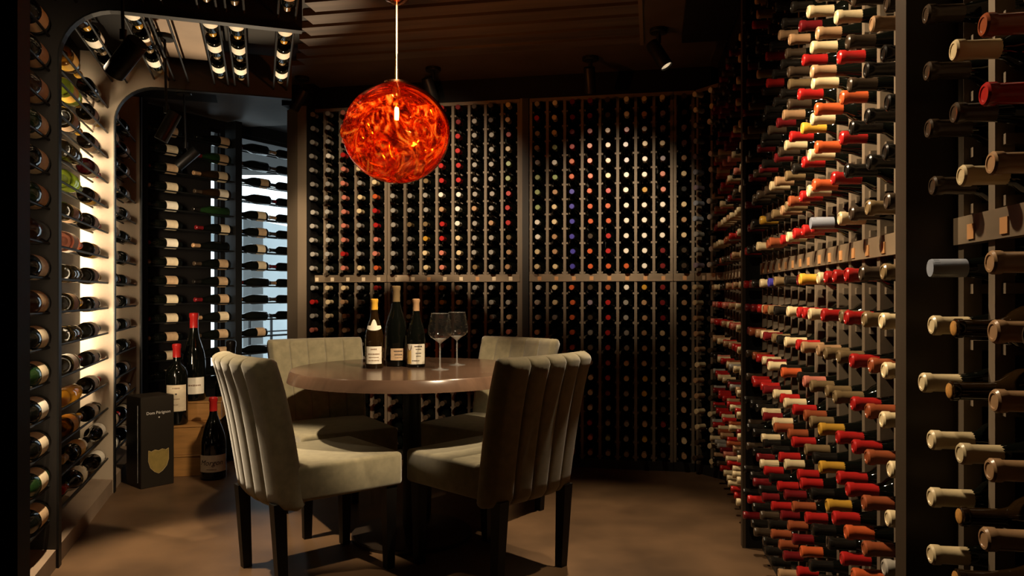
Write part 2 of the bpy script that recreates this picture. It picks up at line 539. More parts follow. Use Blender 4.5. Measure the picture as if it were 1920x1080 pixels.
def wood_rack(label, origin, rz, ups, rows, split, wide=(), z_hi=TOPZ, z_ledge=9.0, plates=True, group='wooden bottle racks', plate_mats=None):
    """ups: local x of the uprights; ledges per upright and row; split: each ledge its own part"""
    t = thing('wine_rack', label, 'rack', origin, rz, group)
    w = 0.011 if split else 0.0088
    me_up = MB().box(-w, w, 0, 0.030, 0.055, z_hi).mesh('upright', M_RACK)
    me_wide = MB().box(-w * 2.2, w * 2.2, 0, 0.030, 0.055, z_hi).mesh('upright', M_RACK)
    for i, x in enumerate(ups):
        obj('upright', me_wide if i in wide else me_up, t, (x, 0, 0))
    x0, x1 = ups[0], ups[-1]
    rear = MB()
    for x in ups:
        rear.box(x - w, x + w, 0.24, 0.26, 0.055, z_hi)
    obj('rear_frame', rear.mesh('rear_frame', M_RACK), t)
    led = MB().box(-w - 0.013, w + 0.013, 0.010, 0.26, -0.044, -0.027).mesh('support_ledge', M_RACK)
    join = MB()
    for x in ups:
        for z in rows:
            if z > z_ledge:
                continue
            if split:
                obj('support_ledge', led, t, (x, 0, z))
            else:
                join.box(x - w - 0.010, x + w + 0.010, 0.012, 0.26, z - 0.042, z - 0.030)
    if not split:
        o = obj('support_ledges', join.mesh('support_ledges', M_RACK), t)
        o['kind'] = 'stuff'
    rail = obj('label_rail', MB().box(x0 - w, x1 + w, -0.008, 0.018, *RAIL_Z).mesh('label_rail', M_RAIL), t)
    obj('plinth', MB().box(x0 - w, x1 + w, 0.0, 0.27, 0.0, 0.058).mesh('plinth', M_DARK), t)
    obj('top_beam', MB().box(x0 - w, x1 + w, -0.005, 0.27, z_hi - 0.022, z_hi).mesh('top_beam', M_RACK), t)
    obj('back_board', MB().box(x0 - w, x1 + w, 0.275, 0.285, 0.0, z_hi).mesh('back_board', M_DARK), t)
    if plates:
        mp = MB().box(-0.012, 0.012, -0.0105, -0.007, 1.196, 1.222).mesh('name_plate', M_PLATE)
        for i in range(len(ups) - 1):
            mm = plate_mats[i % len(plate_mats)] if plate_mats else M_PLATE
            obj('name_plate', mp, t, ((ups[i] + ups[i + 1]) / 2 + 0.004, 0, 0), m=mm)
    return t


P = 0.112
ups_b1 = [-0.048 + P * i for i in range(5)] + [0.502]
wood_rack('tall wooden bottle rack, five columns wide, next to the greige column', BO, BA, ups_b1, ROWS_UP_B + ROWS_DN_B, False)
ups_b2 = [0.524] + [0.636 + 0.1105 * i for i in range(8)]
wood_rack('eight-column bottle rack in the back wall behind the pendant lamp and table', BO, BA, ups_b2, ROWS_UP_B + ROWS_DN_B, False,
          plate_mats=[M_PLATE, M_PLATE, M_PLATEC])
ups_b3 = [1.490] + [1.597 + 0.1125 * i for i in range(7)] + [2.381]
wood_rack('eight-column bottle rack in the back wall right of the dark divider', BO, BA, ups_b3, ROWS_UP_B + ROWS_DN_B, False, plate_mats=[M_PLATEC])
ups_b4 = [2.402, 2.512]
wood_rack('single-column bottle rack at the right end of the back wall', BO, BA, ups_b4, ROWS_UP_B + ROWS_DN_B, False, plate_mats=[M_PLATEC])
# dark divider between the two halves of the back wall, framed in taupe
dv = thing('rack_divider', 'broad dark upright board dividing the back wall racks behind the chairs', 'divider', tuple(B(1.455, 0)), BA)
obj('board', MB().box(-0.020, 0.022, -0.012, 0.27, 0, 2.376).mesh('board', M_DARK), dv)
obj('edge_strip', MB().box(-0.034, -0.020, -0.012, 0.27, 0, 2.376).mesh('edge_strip', M_RACK), dv)

# 45 degree corner rack
CA = R(-57.3)
CO = B(2.527, -0.005)
CXV, CYV = Vector((cos(CA), sin(CA), 0)), Vector((-sin(CA), cos(CA), 0))
ups_c = [0.013, 0.130, 0.247]
wood_rack('narrow two-column bottle rack set across the far right corner', tuple(CO), CA, ups_c, ROWS_UP_B + ROWS_DN_B, False)
bp = obj('brass_plate', MB().box(0.10, 0.17, -0.0115, -0.007, 1.193, 1.235).mesh('brass_plate', M_PLATE), [o for o in COL.objects if o.name.startswith('wine_rack')][-1])
bp2 = obj('brass_plate', MB().box(0.585, 0.668, -0.0115, -0.007, 1.193, 1.236).mesh('brass_plate', M_PLATE), [o for o in COL.objects if o.name.startswith('wine_rack')][1])

# right wall racks
RXW = 0.594
PR = 0.1125


def RP(x_local_from, z=0):
    """origin on the right wall face at room depth y"""
    return tuple(room(RXW, x_local_from, z))


rowsR = ROWS_UP_R + ROWS_DN_R
wood_rack('ten-column bottle rack on the right wall beyond the slim black divider', RP(4.585), RA, [PR * i + 0.012 for i in range(11)], rowsR, False)
wood_rack('eight-column bottle rack on the right wall just in front of the slim divider', RP(3.353), RA, [PR * i for i in range(9)], rowsR, True, wide=(), z_ledge=2.36,
          plate_mats=[M_PLATEC])
wood_rack('eight-column bottle rack on the right wall beside the broad brown divider', RP(2.430), RA, [PR * i for i in range(9)], rowsR, True, z_ledge=2.05, plate_mats=[M_PLATEC])
wood_rack('nearest bottle rack at the right edge, in front of the broad brown divider', RP(1.445), RA, [0.012 + PR * i for i in range(5)], rowsR, True, z_ledge=1.75, plate_mats=[M_PLATEC])
dv = thing('rack_divider', 'slim black divider board standing out from the far right wall rack', 'divider', RP(3.385), RA)
obj('board', MB().box(-0.022, 0.018, -0.068, 0.27, 0, 2.49).mesh('board', M_BLACKP), dv)
obj('edge_strip', MB().box(-0.024, 0.020, -0.082, -0.068, 0, 2.49).mesh('edge_strip', M_PANEL), dv)
dv = thing('rack_divider', 'broad brown divider panel between the two nearest right wall racks', 'divider', RP(1.487), RA)
obj('board', MB().box(-0.025, 0.027, -0.068, 0.27, 0, 2.49).mesh('board', M_PANEL), dv)
obj('edge_strip', MB().box(-0.027, 0.027, -0.082, -0.068, 0, 2.49).mesh('edge_strip', M_PANEL), dv)
# cornice above the right wall racks
struct('trim_2', MB().box(0.512, 0.96, 0.4, 4.60, 2.49, CEIL + 0.02).mesh('trim_2', M_PANEL), (0, 0, 0), R(-8.5))
struct('trim_3', MB().box(0.56, 0.96, 0.4, 4.60, 2.376, 2.49).mesh('trim_3', M_BLACKP), (0, 0, 0), R(-8.5))

# ---- back wall bottles: colours per column, from the rail outwards
bw = {  # column: (rows above from the rail up, rows below from the rail down)
    0: ('grey ' * 12, 'grey red grey pink grey ' + 'grey ' * 7),
    1: ('grey ' * 8 + 'white grey grey grey', 'cream ' * 5 + 'grey ' * 7),
    2: ('pink red pink pink pink pink pink pink red pink pink pink', 'cream tan tan tan cream ' + 'grey ' * 7),
    3: ('cream grey grey grey cream cream grey cream grey grey grey grey', 'grey ' * 12),
    4: ('orange pink pink red red orange cream cream red red red red', 'red grey grey grey ' + 'brown ' * 8),
    5: ('grey ' * 12, 'brown ' * 12),
    6: ('grey grey grey olive grey grey grey grey grey grey grey grey', 'grey ' * 4 + 'brown ' * 8),
    7: ('cream cream gold olive grey grey olive grey grey grey grey grey', 'grey grey brown brown olive gold gold olive ' + 'brown ' * 4),
    8: ('pink pink red red tan white red red red red red red', 'gold gold crimson brown brown brown crimson tan ' + 'brown ' * 4),
    9: ('cream cream cream white white white red red red red crimson crimson', 'white cream black brown brown grey black brown ' + 'brown ' * 4),
    10: ('olive grey grey grey tan grey grey grey grey grey grey brown', 'grey grey grey grey grey brown crimson pink ' + 'brown ' * 4),
    11: ('grey grey grey tan grey grey grey grey grey grey brown brown', 'grey grey grey grey brown brown grey brown ' + 'brown ' * 4),
    12: ('tan tan olive red red red green green cream red cream cream', 'tan grey tan pink grey grey tan grey ' + 'brown ' * 4),
    13: ('cream cream white white green green green grey grey grey red grey', 'white white white white cream red crimson tan ' + 'tan ' * 4),
    14: ('cream tan tan cream cream tan green white green cream cream white', 'cream cream grey black tan red crimson pink tan tan grey grey'),
    15: ('blue blue blue blue blue blue orange orange red crimson crimson crimson', 'orange orange orange orange orange tan white pink crimson pink tan tan'),
    16: ('orange orange brown orange orange orange orange orange orange red crimson crimson', 'brown violet brown grey grey grey white white white red pink tan'),
    17: ('orange red red orange orange red cream tan tan tan brown brown', 'copper red red red red red red crimson grey grey green grey'),
    18: ('orange white white white white white white violet violet red white white', 'white grey grey grey grey cream cream grey grey grey grey olive'),
    19: ('white white white white white gold white white cream tan tan cream', 'gold tan tan tan tan tan gold gold tan tan gold tan'),
    20: ('crimson crimson white white white pink pink violet cream violet violet cream', 'crimson crimson crimson cream cream brown cream brown brown crimson brown brown'),
    21: ('brown brown cream tan cream black cream tan violet violet brown brown', 'tan tan tan tan tan brown tan tan tan tan cream tan'),
    22: ('violet grey grey slate slate violet slate violet slate grey white white', 'cream cream tan tan tan cream tan tan cream cream brown brown'),
    23: ('white white black white white grey white white black white cream white', 'black black brown brown brown black black brown cream cream cream cream'),
}
for k, (a, b) in bw.items():
    bw[k] = (a.split() + ['grey'] * 12, b.split() + ['brown'] * 12)


def colour_word(c):
    return WORDS.get(c, c)


cells = []      # (size, loc, rot, colour, burg, label)
col_s = [(-0.048 + P * (i + .5)) for i in range(5)] + [(ups_b2[i] + ups_b2[i + 1]) / 2 for i in range(8)] + \
        [(ups_b3[i] + ups_b3[i + 1]) / 2 for i in range(8)] + [2.456]


def hidden_back(u, v):
    if (u - 745) ** 2 + (v - 250) ** 2 < 88 ** 2: return True
    if u < 672 and v > 628: return True
    if 668 <= u < 900 and (668 < v < 735 or v > 782): return True
    if 684 < u < 800 and 560 < v < 690: return True
    if 895 <= u < 1050 and v > 628: return True
    if 1040 <= u < 1112 and v > 660: return True
    if 1085 <= u < 1100 and v > 660: return True
    if u > 1392 and u < 1400: return True
    return False


rng = random.Random(3)
stuff_b = Stuff()
for ci in range(24):
    for up in (True, False):
        for k, z in enumerate(ROWS_UP_B if up else ROWS_DN_B):
            colr = bw[ci][0 if up else 1][k]
            jit = rng.uniform(-0.012, 0.012)
            if ci < 22:
                base = B(col_s[ci] + rng.uniform(-.003, .003), 0.222 + jit, z)
                rot = (R(90), 0, BA)
                tip = B(col_s[ci], -0.078, z)
                where = 'back rack'
                colword = ORD[ci] + ' column from the left'
            else:
                s = (ups_c[ci - 22] + ups_c[ci - 21]) / 2
                base = CO + CXV * s + CYV * (0.222 + jit) + Vector((0, 0, z))
                rot = (R(90), 0, CA)
                tip = CO + CXV * s + CYV * -0.078 + Vector((0, 0, z))
                where = 'corner rack'
                colword = ('left' if ci == 22 else 'right') + ' column'
            u, v = project(tip)
            lab = '%s-capped wine bottle, %s, %s row %s rail, %s' % (colour_word(colr), where, ORD[k], 'above' if up else 'below', colword)
            cells.append((hidden_back(u, v), tip.y, base, rot, colr, rng.random() < 0.5, lab))
for (hid, y, base, rot, colr, burg, lab) in cells:
    stuff_b.add(base, rot, colr)

# ---- right wall bottles
rw = {  # column counted from the slim divider: rows above from the rail up / rows below from the rail down ('-' = empty)
    15: ('brown black black black brown black', 'olive cream cream cream cream cream silver silver'),
    14: ('olive black black black tan black', 'brown olive copper copper copper copper copper copper'),
    13: ('brown black black brown brown brown black', 'red red red red red red orange orange red'),
    12: ('cream red red orange red cream black', 'red olive olive olive red red red red red'),
    11: ('slate orange orange orange tan tan brown', 'red red olive olive gold gold gold black black'),
    10: ('red cream cream cream cream cream cream cream', 'cream cream tan olive olive black black black black'),
    9: ('red red red yellow red red crimson black', 'yellow red tan pink copper olive red red orange'),
    8: ('red copper black red brown brown tan black', 'crimson red red black red red red copper crimson red'),
    7: ('cream olive olive cream tan olive brown black', 'black cream cream orange cream copper cream crimson copper crimson'),
    6: ('red tan tan brown crimson black black tan', 'olive black black black red copper red red crimson copper'),
    5: ('copper olive cream crimson brown black black black', 'copper olive olive cream cream cream black black red copper'),
    4: ('copper brown brown black black black red red', 'blue copper crimson crimson crimson crimson black red crimson black'),
    3: ('cream gold brown crimson black black brown black', 'cream cream cream cream red cream cream cream black brown'),
    2: ('black black brown brown crimson black black cream', 'black red tan red red black black crimson crimson black'),
    1: ('black brown black crimson black olive olive crimson', 'crimson crimson copper copper red black black black black red'),
    0: ('red crimson crimson black olive olive crimson brown', 'red crimson crimson brown brown black brown brown black black'),
}
rw = {k: (a.split(), b.split()) for k, (a, b) in rw.items()}
pool = ['black'] * 6 + ['brown'] * 4 + ['crimson'] * 3 + ['olive'] * 2 + ['tan', 'cream', 'red']
pool_far = ['black', 'brown', 'crimson', 'red', 'cream', 'tan', 'grey', 'pink', 'copper', 'cream', 'red']
rng = random.Random(11)
cells = []
longer = {(10, True): 0.012, (11, True): 0.022, (9, True): 0.01, (8, True): 0.01}


def right_cell(room_y, z, colr, lab, out=0.0):
    tipv = room(RXW - 0.078, room_y, z)
    base = room(RXW + 0.222 - out + rng.uniform(-0.012, 0.012), room_y, z)
    u, v = project(tipv)
    inside = -60 < u < 1985 and -45 < v < 1130
    cells.append((not inside, tipv.y, base, (R(90), 0, RA), colr, rng.random() < 0.6, lab, inside))


for j in range(16):
    y0 = 3.355 - PR * (j + .5) if j < 8 else 2.430 - PR * (j - 8 + .5)
    for up in (True, False):
        for k, z in enumerate(ROWS_UP_R if up else ROWS_DN_R):
            lst = rw[j][0 if up else 1]
            colr = lst[k] if k < len(lst) else rng.choice(pool)
            if colr == '-' or z < 0.10:
                continue
            lab = '%s-capped wine bottle, right rack, %s row %s rail, %s column past slim divider' % (colour_word(colr), ORD[k], 'above' if up else 'below', ORD[j])
            right_cell(y0, z, colr, lab, longer.get((j, up), 0.0))
third = {0: ('brown brown brown brown brown', 'slate cream cream cream cream cream cream'),
         1: ('cream brown cream -', '- cork cork cream cork cork'),
         2: ('tan red copper tan', 'tan tan tan tan tan tan'),
         3: ('- gold tan red', '- brown crimson tan -')}
for j in range(4):
    for up in (True, False):
        for k, z in enumerate(ROWS_UP_R if up else ROWS_DN_R):
            lst = third[j][0 if up else 1].split()
            if k >= len(lst) or lst[k] == '-':
                continue
            lab = '%s wine bottle, nearest right rack, %s row %s rail, %s column past broad divider' % ('open-corked' if lst[k] == 'cork' else colour_word(lst[k]) + '-capped', ORD[k], 'above' if up else 'below', ORD[j])
            right_cell(1.445 - 0.012 - PR * (j + .5), z, lst[k], lab)
for j in range(10):
    for up in (True, False):
        for k, z in enumerate(ROWS_UP_R if up else ROWS_DN_R):
            colr = rng.choice(pool_far)
            if up and k > 6:
                colr = rng.choice(['black', 'crimson', 'brown', 'black'])
            if not up and k in (1, 2, 3):
                colr = rng.choice(['red', 'pink', 'red', 'cream', 'tan'])
            if j == 9:
                colr = 'cream'
            lab = '%s-capped wine bottle, far right rack, %s row %s rail, %s column behind slim divider' % (colour_word(colr), ORD[k], 'above' if up else 'below', ORD[9 - j])
            right_cell(4.573 - PR * (j + .5), z, colr, lab)
cells.sort(key=lambda c: (c[0], c[1]))
n_ind = 0
for (out, y, base, rot, colr, burg, lab, inside) in cells:
    if not inside:
        continue
    if n_ind < 240:
        rack_bottle(base, rot, colr, burg, lab, 'bottles in the right wall racks', screw=(colr == 'slate'))
        n_ind += 1
    else:
        stuff_b.add(base, rot, colr)
stuff_b.build('rack_bottles', 'hundreds of smaller-looking wine bottles filling the back wall and far right racks')

# ------------------------------------------------------------------ left bottle vault: ribs, shelves, tracks
def rib_poly(zt, p_end, r=0.22, zb=2.28):
    pts = [(-0.945, 0.0), (-0.78, 0.0)]
    for i in range(11):
        a = pi - (pi / 2) * i / 10
        pts.append((-0.78 + r + r * cos(a), zb - r + r * sin(a)))
    pts += [(p_end, zb), (p_end, zt), (-0.945, zt)]
    return pts


for i, q in enumerate((3.44, 4.65)):
    r_ = thing('vault_rib', ['near', 'far'][i] + ' rounded portal rib of the left vault, ' + ['in front of the brightly lit bay', 'pale face behind the lit bottles'][i],
               'rib', tuple(T(0, 0)), TA, 'portal ribs of the left bottle vault')
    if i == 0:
        obj('rib_panel', MB().prism(rib_poly(CEIL, 0.172), q, q + 0.036).mesh('rib_panel', M_RIB_SHADE), r_)
    else:
        obj('rib_panel', MB().prism(rib_poly(CEIL, -0.50), q, q + 0.036).mesh('rib_panel', M_RIB), r_)
        obj('rib_beam', MB().box(-0.50, 0.172, q, q + 0.036, 2.28, CEIL).mesh('rib_beam', M_BEAM_SHADE), r_)
    # dark metal edge along the opening
    ed = MB()
    pl = rib_poly(CEIL, 0.172)[1:14]
    inner = []
    for j, (a, b) in enumerate(pl):
        inner.append((a, b))
    for j in range(len(pl) - 1):
        (a0, b0), (a1, b1) = pl[j], pl[j + 1]
        n = Vector((b1 - b0, -(a1 - a0))).normalized() * 0.006
        ed.prism([(a0, b0), (a1, b1), (a1 + n.x, b1 + n.y), (a0 + n.x, b0 + n.y)], q - 0.004, q + 0.040)
    obj('edge_strip', ed.mesh('edge_strip', M_BLACK), r_)
r_ = thing('vault_rib', 'farthest plain rib panel of the left vault, beside the dark window wall', 'rib', tuple(T(0, 0)), TA, 'portal ribs of the left bottle vault')
obj('rib_panel', MB().box(-0.945, -0.78, 5.62, 5.66, 0, CEIL).mesh('rib_panel', M_RIB), r_)
obj('edge_strip', MB().box(-0.784, -0.774, 5.614, 5.664, 0, CEIL).mesh('edge_strip', M_BLACK), r_)
# vault ceiling board and plinths
cv = struct('ceiling_vault', MB().box(-0.945, -0.29, 2.34, 5.62, 2.45, 2.46).mesh('ceiling_vault', M_BLACKP), (0, 0, 0), TA)
obj('ceiling_board', MB().box(-0.50, -0.29, 3.48, 4.60, 2.44, 2.45).mesh('ceiling_board', M_PLINTH), cv)
for (q0, q1, lab) in ((2.34, 3.438, 'near'), (3.478, 4.648, 'middle'), (4.688, 5.60, 'far')):
    pl = obj('plinth', MB().prism([(-0.945, 0), (-0.785, 0), (-0.785, 0.075), (-0.91, 0.09), (-0.945, 0.09)], q0, q1).mesh('plinth', M_PLINTH), None, (0, 0, 0), (0, 0, TA))
    tag(pl, '%s low greige plinth along the floor under the left bottle shelves' % lab, 'plinth', 'plinths under the left shelves')

BAYS = {'near': (2.34, 3.438), 'lit': (3.478, 4.648), 'far': (4.688, 5.616)}
me_rod = {}
for b, (q0, q1) in BAYS.items():
    me_rod[b] = MB().tube((0, q0, 0), (0, q1, 0), 0.0055, 8).mesh('rod', M_BLACK)
SH_Z = [1.169 + 0.1393 * k for k in range(-7, 8)]


def shelf(bay, p, z, label, group, tilt=0.0):
    t = thing('bottle_shelf', label, 'shelf', tuple(T(0, 0)), TA, group)
    for s in (-1, 1):
        obj('rod', me_rod[bay], t, (p + s * 0.037 * cos(tilt), 0, z + s * 0.037 * sin(tilt)))
    return t


LB_BORD = {}


def left_bottle(p, q, z, glass, labm, capc, label, group, burg=False, scale=1.0, flip=False):
    z += sqrt(((0.0405 if burg else 0.0375) * scale + 0.0058) ** 2 - 0.037 ** 2)      # resting on the two rods
    o = obj('wine_bottle', ME_BURG if burg else ME_BORD, None, T(p, q, z), (R(90 if flip else -90), 0, TA), glass)
    o.scale = (scale,) * 3
    tag(o, label, 'bottle', group)
    if labm:
        obj('label', ME_LABEL_BURG if burg else ME_LABEL_BORD, o, m=labm)
    obj('capsule', ME_CAP, o, m=CAPM[capc])
    return o


D, Gd, Am, Li, Ro, Pu = M_GLASSD, M_GOLDG, M_AMBERG, M_LIMEG, M_ROSEG, M_PURPG
NAMES = {id(M_OLIVEG): 'dark glass', id(M_GLASSD): 'dark glass', id(M_GOLDG): 'golden glass', id(M_AMBERG): 'amber glass', id(M_LIMEG): 'lime green glass',
         id(M_ROSEG): 'pink rose glass', id(M_PURPG): 'ruby glass', id(M_GLASSG): 'green glass'}
LN = {id(M_LABEL): 'cream label', id(M_LABELW): 'white label', id(M_LABELY): 'yellow label', id(M_LABELT): 'tan label', id(None): 'no label'}
Lc, Lw, Ly, Lt = M_LABEL, M_LABELW, M_LABELY, M_LABELT
lit = {  # shelf index from the floor: (middle bottle, far bottle)
    0: ((D, Lc, 'red'), (D, Lw, 'black')), 1: ((D, Ly, 'cream'), (D, Lw, 'black')), 2: ((Gd, Ly, 'gold'), (D, Lc, 'black')),
    3: ((Gd, None, 'gold'), (D, Lc, 'red')), 4: ((D, Lw, 'crimson'), (D, Lc, 'red')), 5: ((D, None, 'black'), (D, Lc, 'black')),
    6: ((D, Lt, 'yellow'), (D, Lc, 'black')), 7: ((D, None, 'yellow'), (D, Lt, 'gold')), 8: ((Ro, Lw, 'orange'), (D, Ly, 'gold')),
    9: ((D, Lt, 'red'), (D, Lc, 'red')), 10: ((Li, None, 'green'), (D, Ly, 'gold')), 11: ((D, None, 'black'), (Pu, Lc, 'red')),
    12: ((D, Lt, 'gold'), (D, Lt, 'black')), 13: ((Li, Ly, 'gold'), (D, Lt, 'gold')), 14: ((Gd, Ly, 'gold'), (D, None, 'black')),
}
PB = -0.847
for k, z in enumerate(SH_Z):
    lvl = ORD[k] + ' shelf from the floor'
    shelf('lit', PB, z, 'pair of black shelf rods in the lit bay, %s' % lvl, 'rod shelves in the lit left bay')
    zc = z
    for n, (g, lm, cc) in enumerate(lit[k]):
        g = M_OLIVEG if g is D else g
        left_bottle(PB, (3.80, 4.27)[n] + (0.33 if k < 2 else 0), zc, g, lm, cc, '%s bottle, %s, lit left bay, %s, %s' % (NAMES[id(g)], LN[id(lm)], lvl, ('nearer', 'farther')[n]),
                    'bottles lying in the lit left bay', burg=(k + n) % 2 == 0, scale=1.12 if n == 0 else 1.04, flip=k < 2)
    # near bay: magnums
    shelf('near', PB, z, 'pair of black shelf rods in the dark near bay, %s' % lvl, 'rod shelves in the near left bay')
    g = (D, M_GLASSG, D, D, M_GLASSG, D, Am, D, Am, M_GLASSG, D, M_GLASSG, Am, D, D)[k]
    lm = (Lt, Lc, Lc, Lw, Lc, Lc, Lt, Lw, None, Lt, Lc, Lc, Lt, Lt, Lc)[k]
    left_bottle(PB, 3.415, z, g, lm, ('red', 'gold', 'black')[k % 3], '%s magnum, %s, dark near left bay, %s' % (NAMES[id(g)], LN[id(lm)], lvl),
                'magnums lying in the near left bay', burg=True, scale=1.22, flip=True)
    if z < 2.2:
        shelf('far', PB, z, 'pair of black shelf rods in the shaded far bay, %s' % lvl, 'rod shelves in the far left bay')
        for n, q in enumerate((4.86, 5.24)):
            lm = ((Lw, Lc), (Lt, Lc), (None, Lt), (Lc, Lt), (Lc, None))[k % 5][n]
            left_bottle(PB, q, zc, D, lm, ('black', 'red', 'cream')[(k + n) % 3], 'dark glass bottle, %s, shaded far left bay, %s, %s' % (LN[id(lm)], lvl, ('nearer', 'farther')[n]),
                        'bottles lying in the far left bay', burg=(k + n) % 2 == 1, scale=1.04)

# tracks under the vault ceiling
TR = [(-0.750, 'curved corner', True), (-0.537, 'second', True), (-0.432, 'empty third', False), (-0.219, 'fourth', True), (-0.108, 'fifth', True), (0.106, 'outermost', True)]
for p, nm, full in TR:
    for bay in ('near', 'lit'):
        shelf(bay, p, 2.325 if p > -0.7 else 2.292, '%s pair of rods under the vault ceiling, %s bay' % (nm, bay), 'rod tracks under the vault ceiling')
        if not full:
            continue
        qs = (3.52, 3.88, 4.24) if bay == 'lit' else ((2.72,) if p == -0.537 else (2.72, 3.08))
        for n, q in enumerate(qs):
            g = Gd if (p < -0.7 and n == 0) else D
            left_bottle(p, q, (2.325 if p > -0.7 else 2.292), g, Lw, 'olive' if n else 'gold',
                        '%s bottle, white label, %s overhead track, %s bay, %s from front' % (NAMES[id(g)], nm, bay, ORD[n]),
                        'bottles lying in the overhead tracks', burg=False, scale=1.04)

# ------------------------------------------------------------------ window wall at the far left
ww = MB()
Z0, Z1 = 0.42, 2.45
ww.box(-0.35, 0.697, 0.17, 0.25, 0, ROOF)
ww.box(0.787, 0.955, 0.17, 0.25, 0, ROOF)
ww.box(1.85, 2.9, 0.17, 0.25, 0, ROOF)
for a, b in ((0.697, 0.787), (0.955, 1.85)):
    ww.box(a, b, 0.17, 0.25, 0, Z0)
    ww.box(a, b, 0.17, 0.25, Z1, ROOF)
struct('wall_window', ww.mesh('wall_window', M_BLACKP), WO, WA)
for i, (a, b) in enumerate(((0.697, 0.787), (0.955, 1.85))):
    w_ = struct('window_%d' % (i + 1), MB().box(a, b, 0.205, 0.211, Z0, Z1).mesh('window_pane', M_PANE), WO, WA)
    fr = MB()
    fr.box(a, b, 0.195, 0.222, Z0, Z0 + 0.03).box(a, b, 0.195, 0.222, Z1 - 0.03, Z1)
    fr.box(a, a + 0.008, 0.195, 0.222, Z0, Z1).box(b - 0.008, b, 0.195, 0.222, Z0, Z1)
    obj('window_frame', fr.mesh('window_frame', M_BLACKP), w_)
post = obj('rack_post', MB().box(0.800, 0.862, 0.0, 0.13, 0, 2.5).mesh('rack_post', M_BLACK), None, WO, (0, 0, WA))
tag(post, 'black upright post of the shelf rack beside the bright window', 'post', 'posts of the window shelf rack')
post = obj('rack_post', MB().box(-0.02, 0.05, 0.0, 0.13, 0, 2.5).mesh('rack_post', M_BLACK), None, WO, (0, 0, WA))
tag(post, 'black upright post of the window shelf rack, at its dark left end', 'post', 'posts of the window shelf rack')
SWZ = [0.759 + 0.1393 * k for k in range(-2, 12)]
me_wrod = MB().tube((0.0, 0, 0), (1.75, 0, 0), 0.0055, 8).mesh('rod', M_BLACK)
me_bar = MB().box(0, 1.75, -0.003, 0.003, -0.012, 0.003).mesh('front_bar', M_BLACK)
wl1 = [Lc, Lc, Lt, Lc, Lc, Lt, Lc, Lw, Lc, Lw, Lc, Lt, Lc, Lt]
wl2 = [None, Lt, Lt, Lc, Lt, Lt, Lt, None, Lc, None, Lw, Lc, Lt, Lt]
wl3 = [None, None, Lt, None, None, None, Lc, Lc, Lt, Lc, None, Lt, None, None]
for k, z in enumerate(SWZ):
    lvl = ORD[k] + ' level from below'
    t = thing('bottle_shelf', 'pair of black rods across the window wall, %s' % lvl, 'shelf', tuple(WO), WA, 'rod shelves of the window wall')
    obj('rod', me_wrod, t, (0, 0.028, z))
    obj('rod', me_wrod, t, (0, 0.102, z))
    for n, (s, lmx) in enumerate(((0.345, wl1), (0.785 + rng.uniform(-.02, .01), wl2), (1.165 + rng.uniform(-.02, .02), wl3), (1.50, wl3))):
        lm = lmx[k]
        if n == 3:
            lm = None
            if k < 3:
                continue
        glass = M_GLASSG if (n == 1 and k in (9, 12)) else (M_GLASSB if n == 1 and k in (10, 11) else M_GLASSD)
        burg = n in (1, 2)
        o = obj('wine_bottle', ME_BURG if burg else ME_BORD, None, W(s, 0.065, z + 0.030), (0, R(-90), WA), glass)
        o.scale = (1.03,) * 3
        tag(o, '%s bottle, %s, window wall shelf, %s, %s column from left' % ({id(M_GLASSG): 'green glass', id(M_GLASSB): 'brown glass'}.get(id(glass), 'dark glass'),
                                                                          LN[id(lm)], lvl, ORD[n]), 'bottle', 'bottles lying on the window wall shelves')
        if lm:
            obj('label', ME_LABEL_BURG if burg else ME_LABEL_BORD, o, m=lm)
        obj('capsule', ME_CAP, o, m=CAPM[('black', 'crimson', 'tan', 'brown')[(k * 3 + n) % 4]])

# outside the window
g = struct('ground_outside', MB().box(-9, 3, 0.6, 14, -0.6, -0.5).mesh('ground_outside', M_OUTW), WO, WA)
wall_o = obj('facade', MB().prism([(2.9, 2.15), (2.9, 1.87), (3.22, 1.60), (3.42, 1.12), (3.56, -0.5), (5.2, -0.5), (5.2, 1.95)], 3.0, 3.3).mesh('facade', M_OUTW), None, WO, (0, 0, WA))
tag(wall_o, 'pale grey concrete facade with slanted edge outside the window', 'facade')
pil = obj('pillar', MB().box(2.77, 2.93, 2.2, 2.36, -0.5, 2.02).mesh('pillar', M_OUTD), None, WO, (0, 0, WA))
tag(pil, 'dark grey concrete pillar standing outside the window', 'pillar')
rl = thing('railing', 'thin black balcony railing outside, low in the window', 'railing', tuple(WO), WA)
for x in (2.02, 2.16, 2.45, 2.75):
    obj('railing_post', MB().box(x, x + 0.02, 1.5, 1.52, -0.5, 0.86).mesh('railing_post', M_BLACK), rl)
obj('handrail', MB().box(1.2, 3.4, 1.49, 1.53, 0.86, 0.89).mesh('handrail', M_BLACK), rl)
obj('mid_rail', MB().box(1.2, 3.4, 1.50, 1.52, 0.70, 0.715).mesh('mid_rail', M_BLACK), rl)

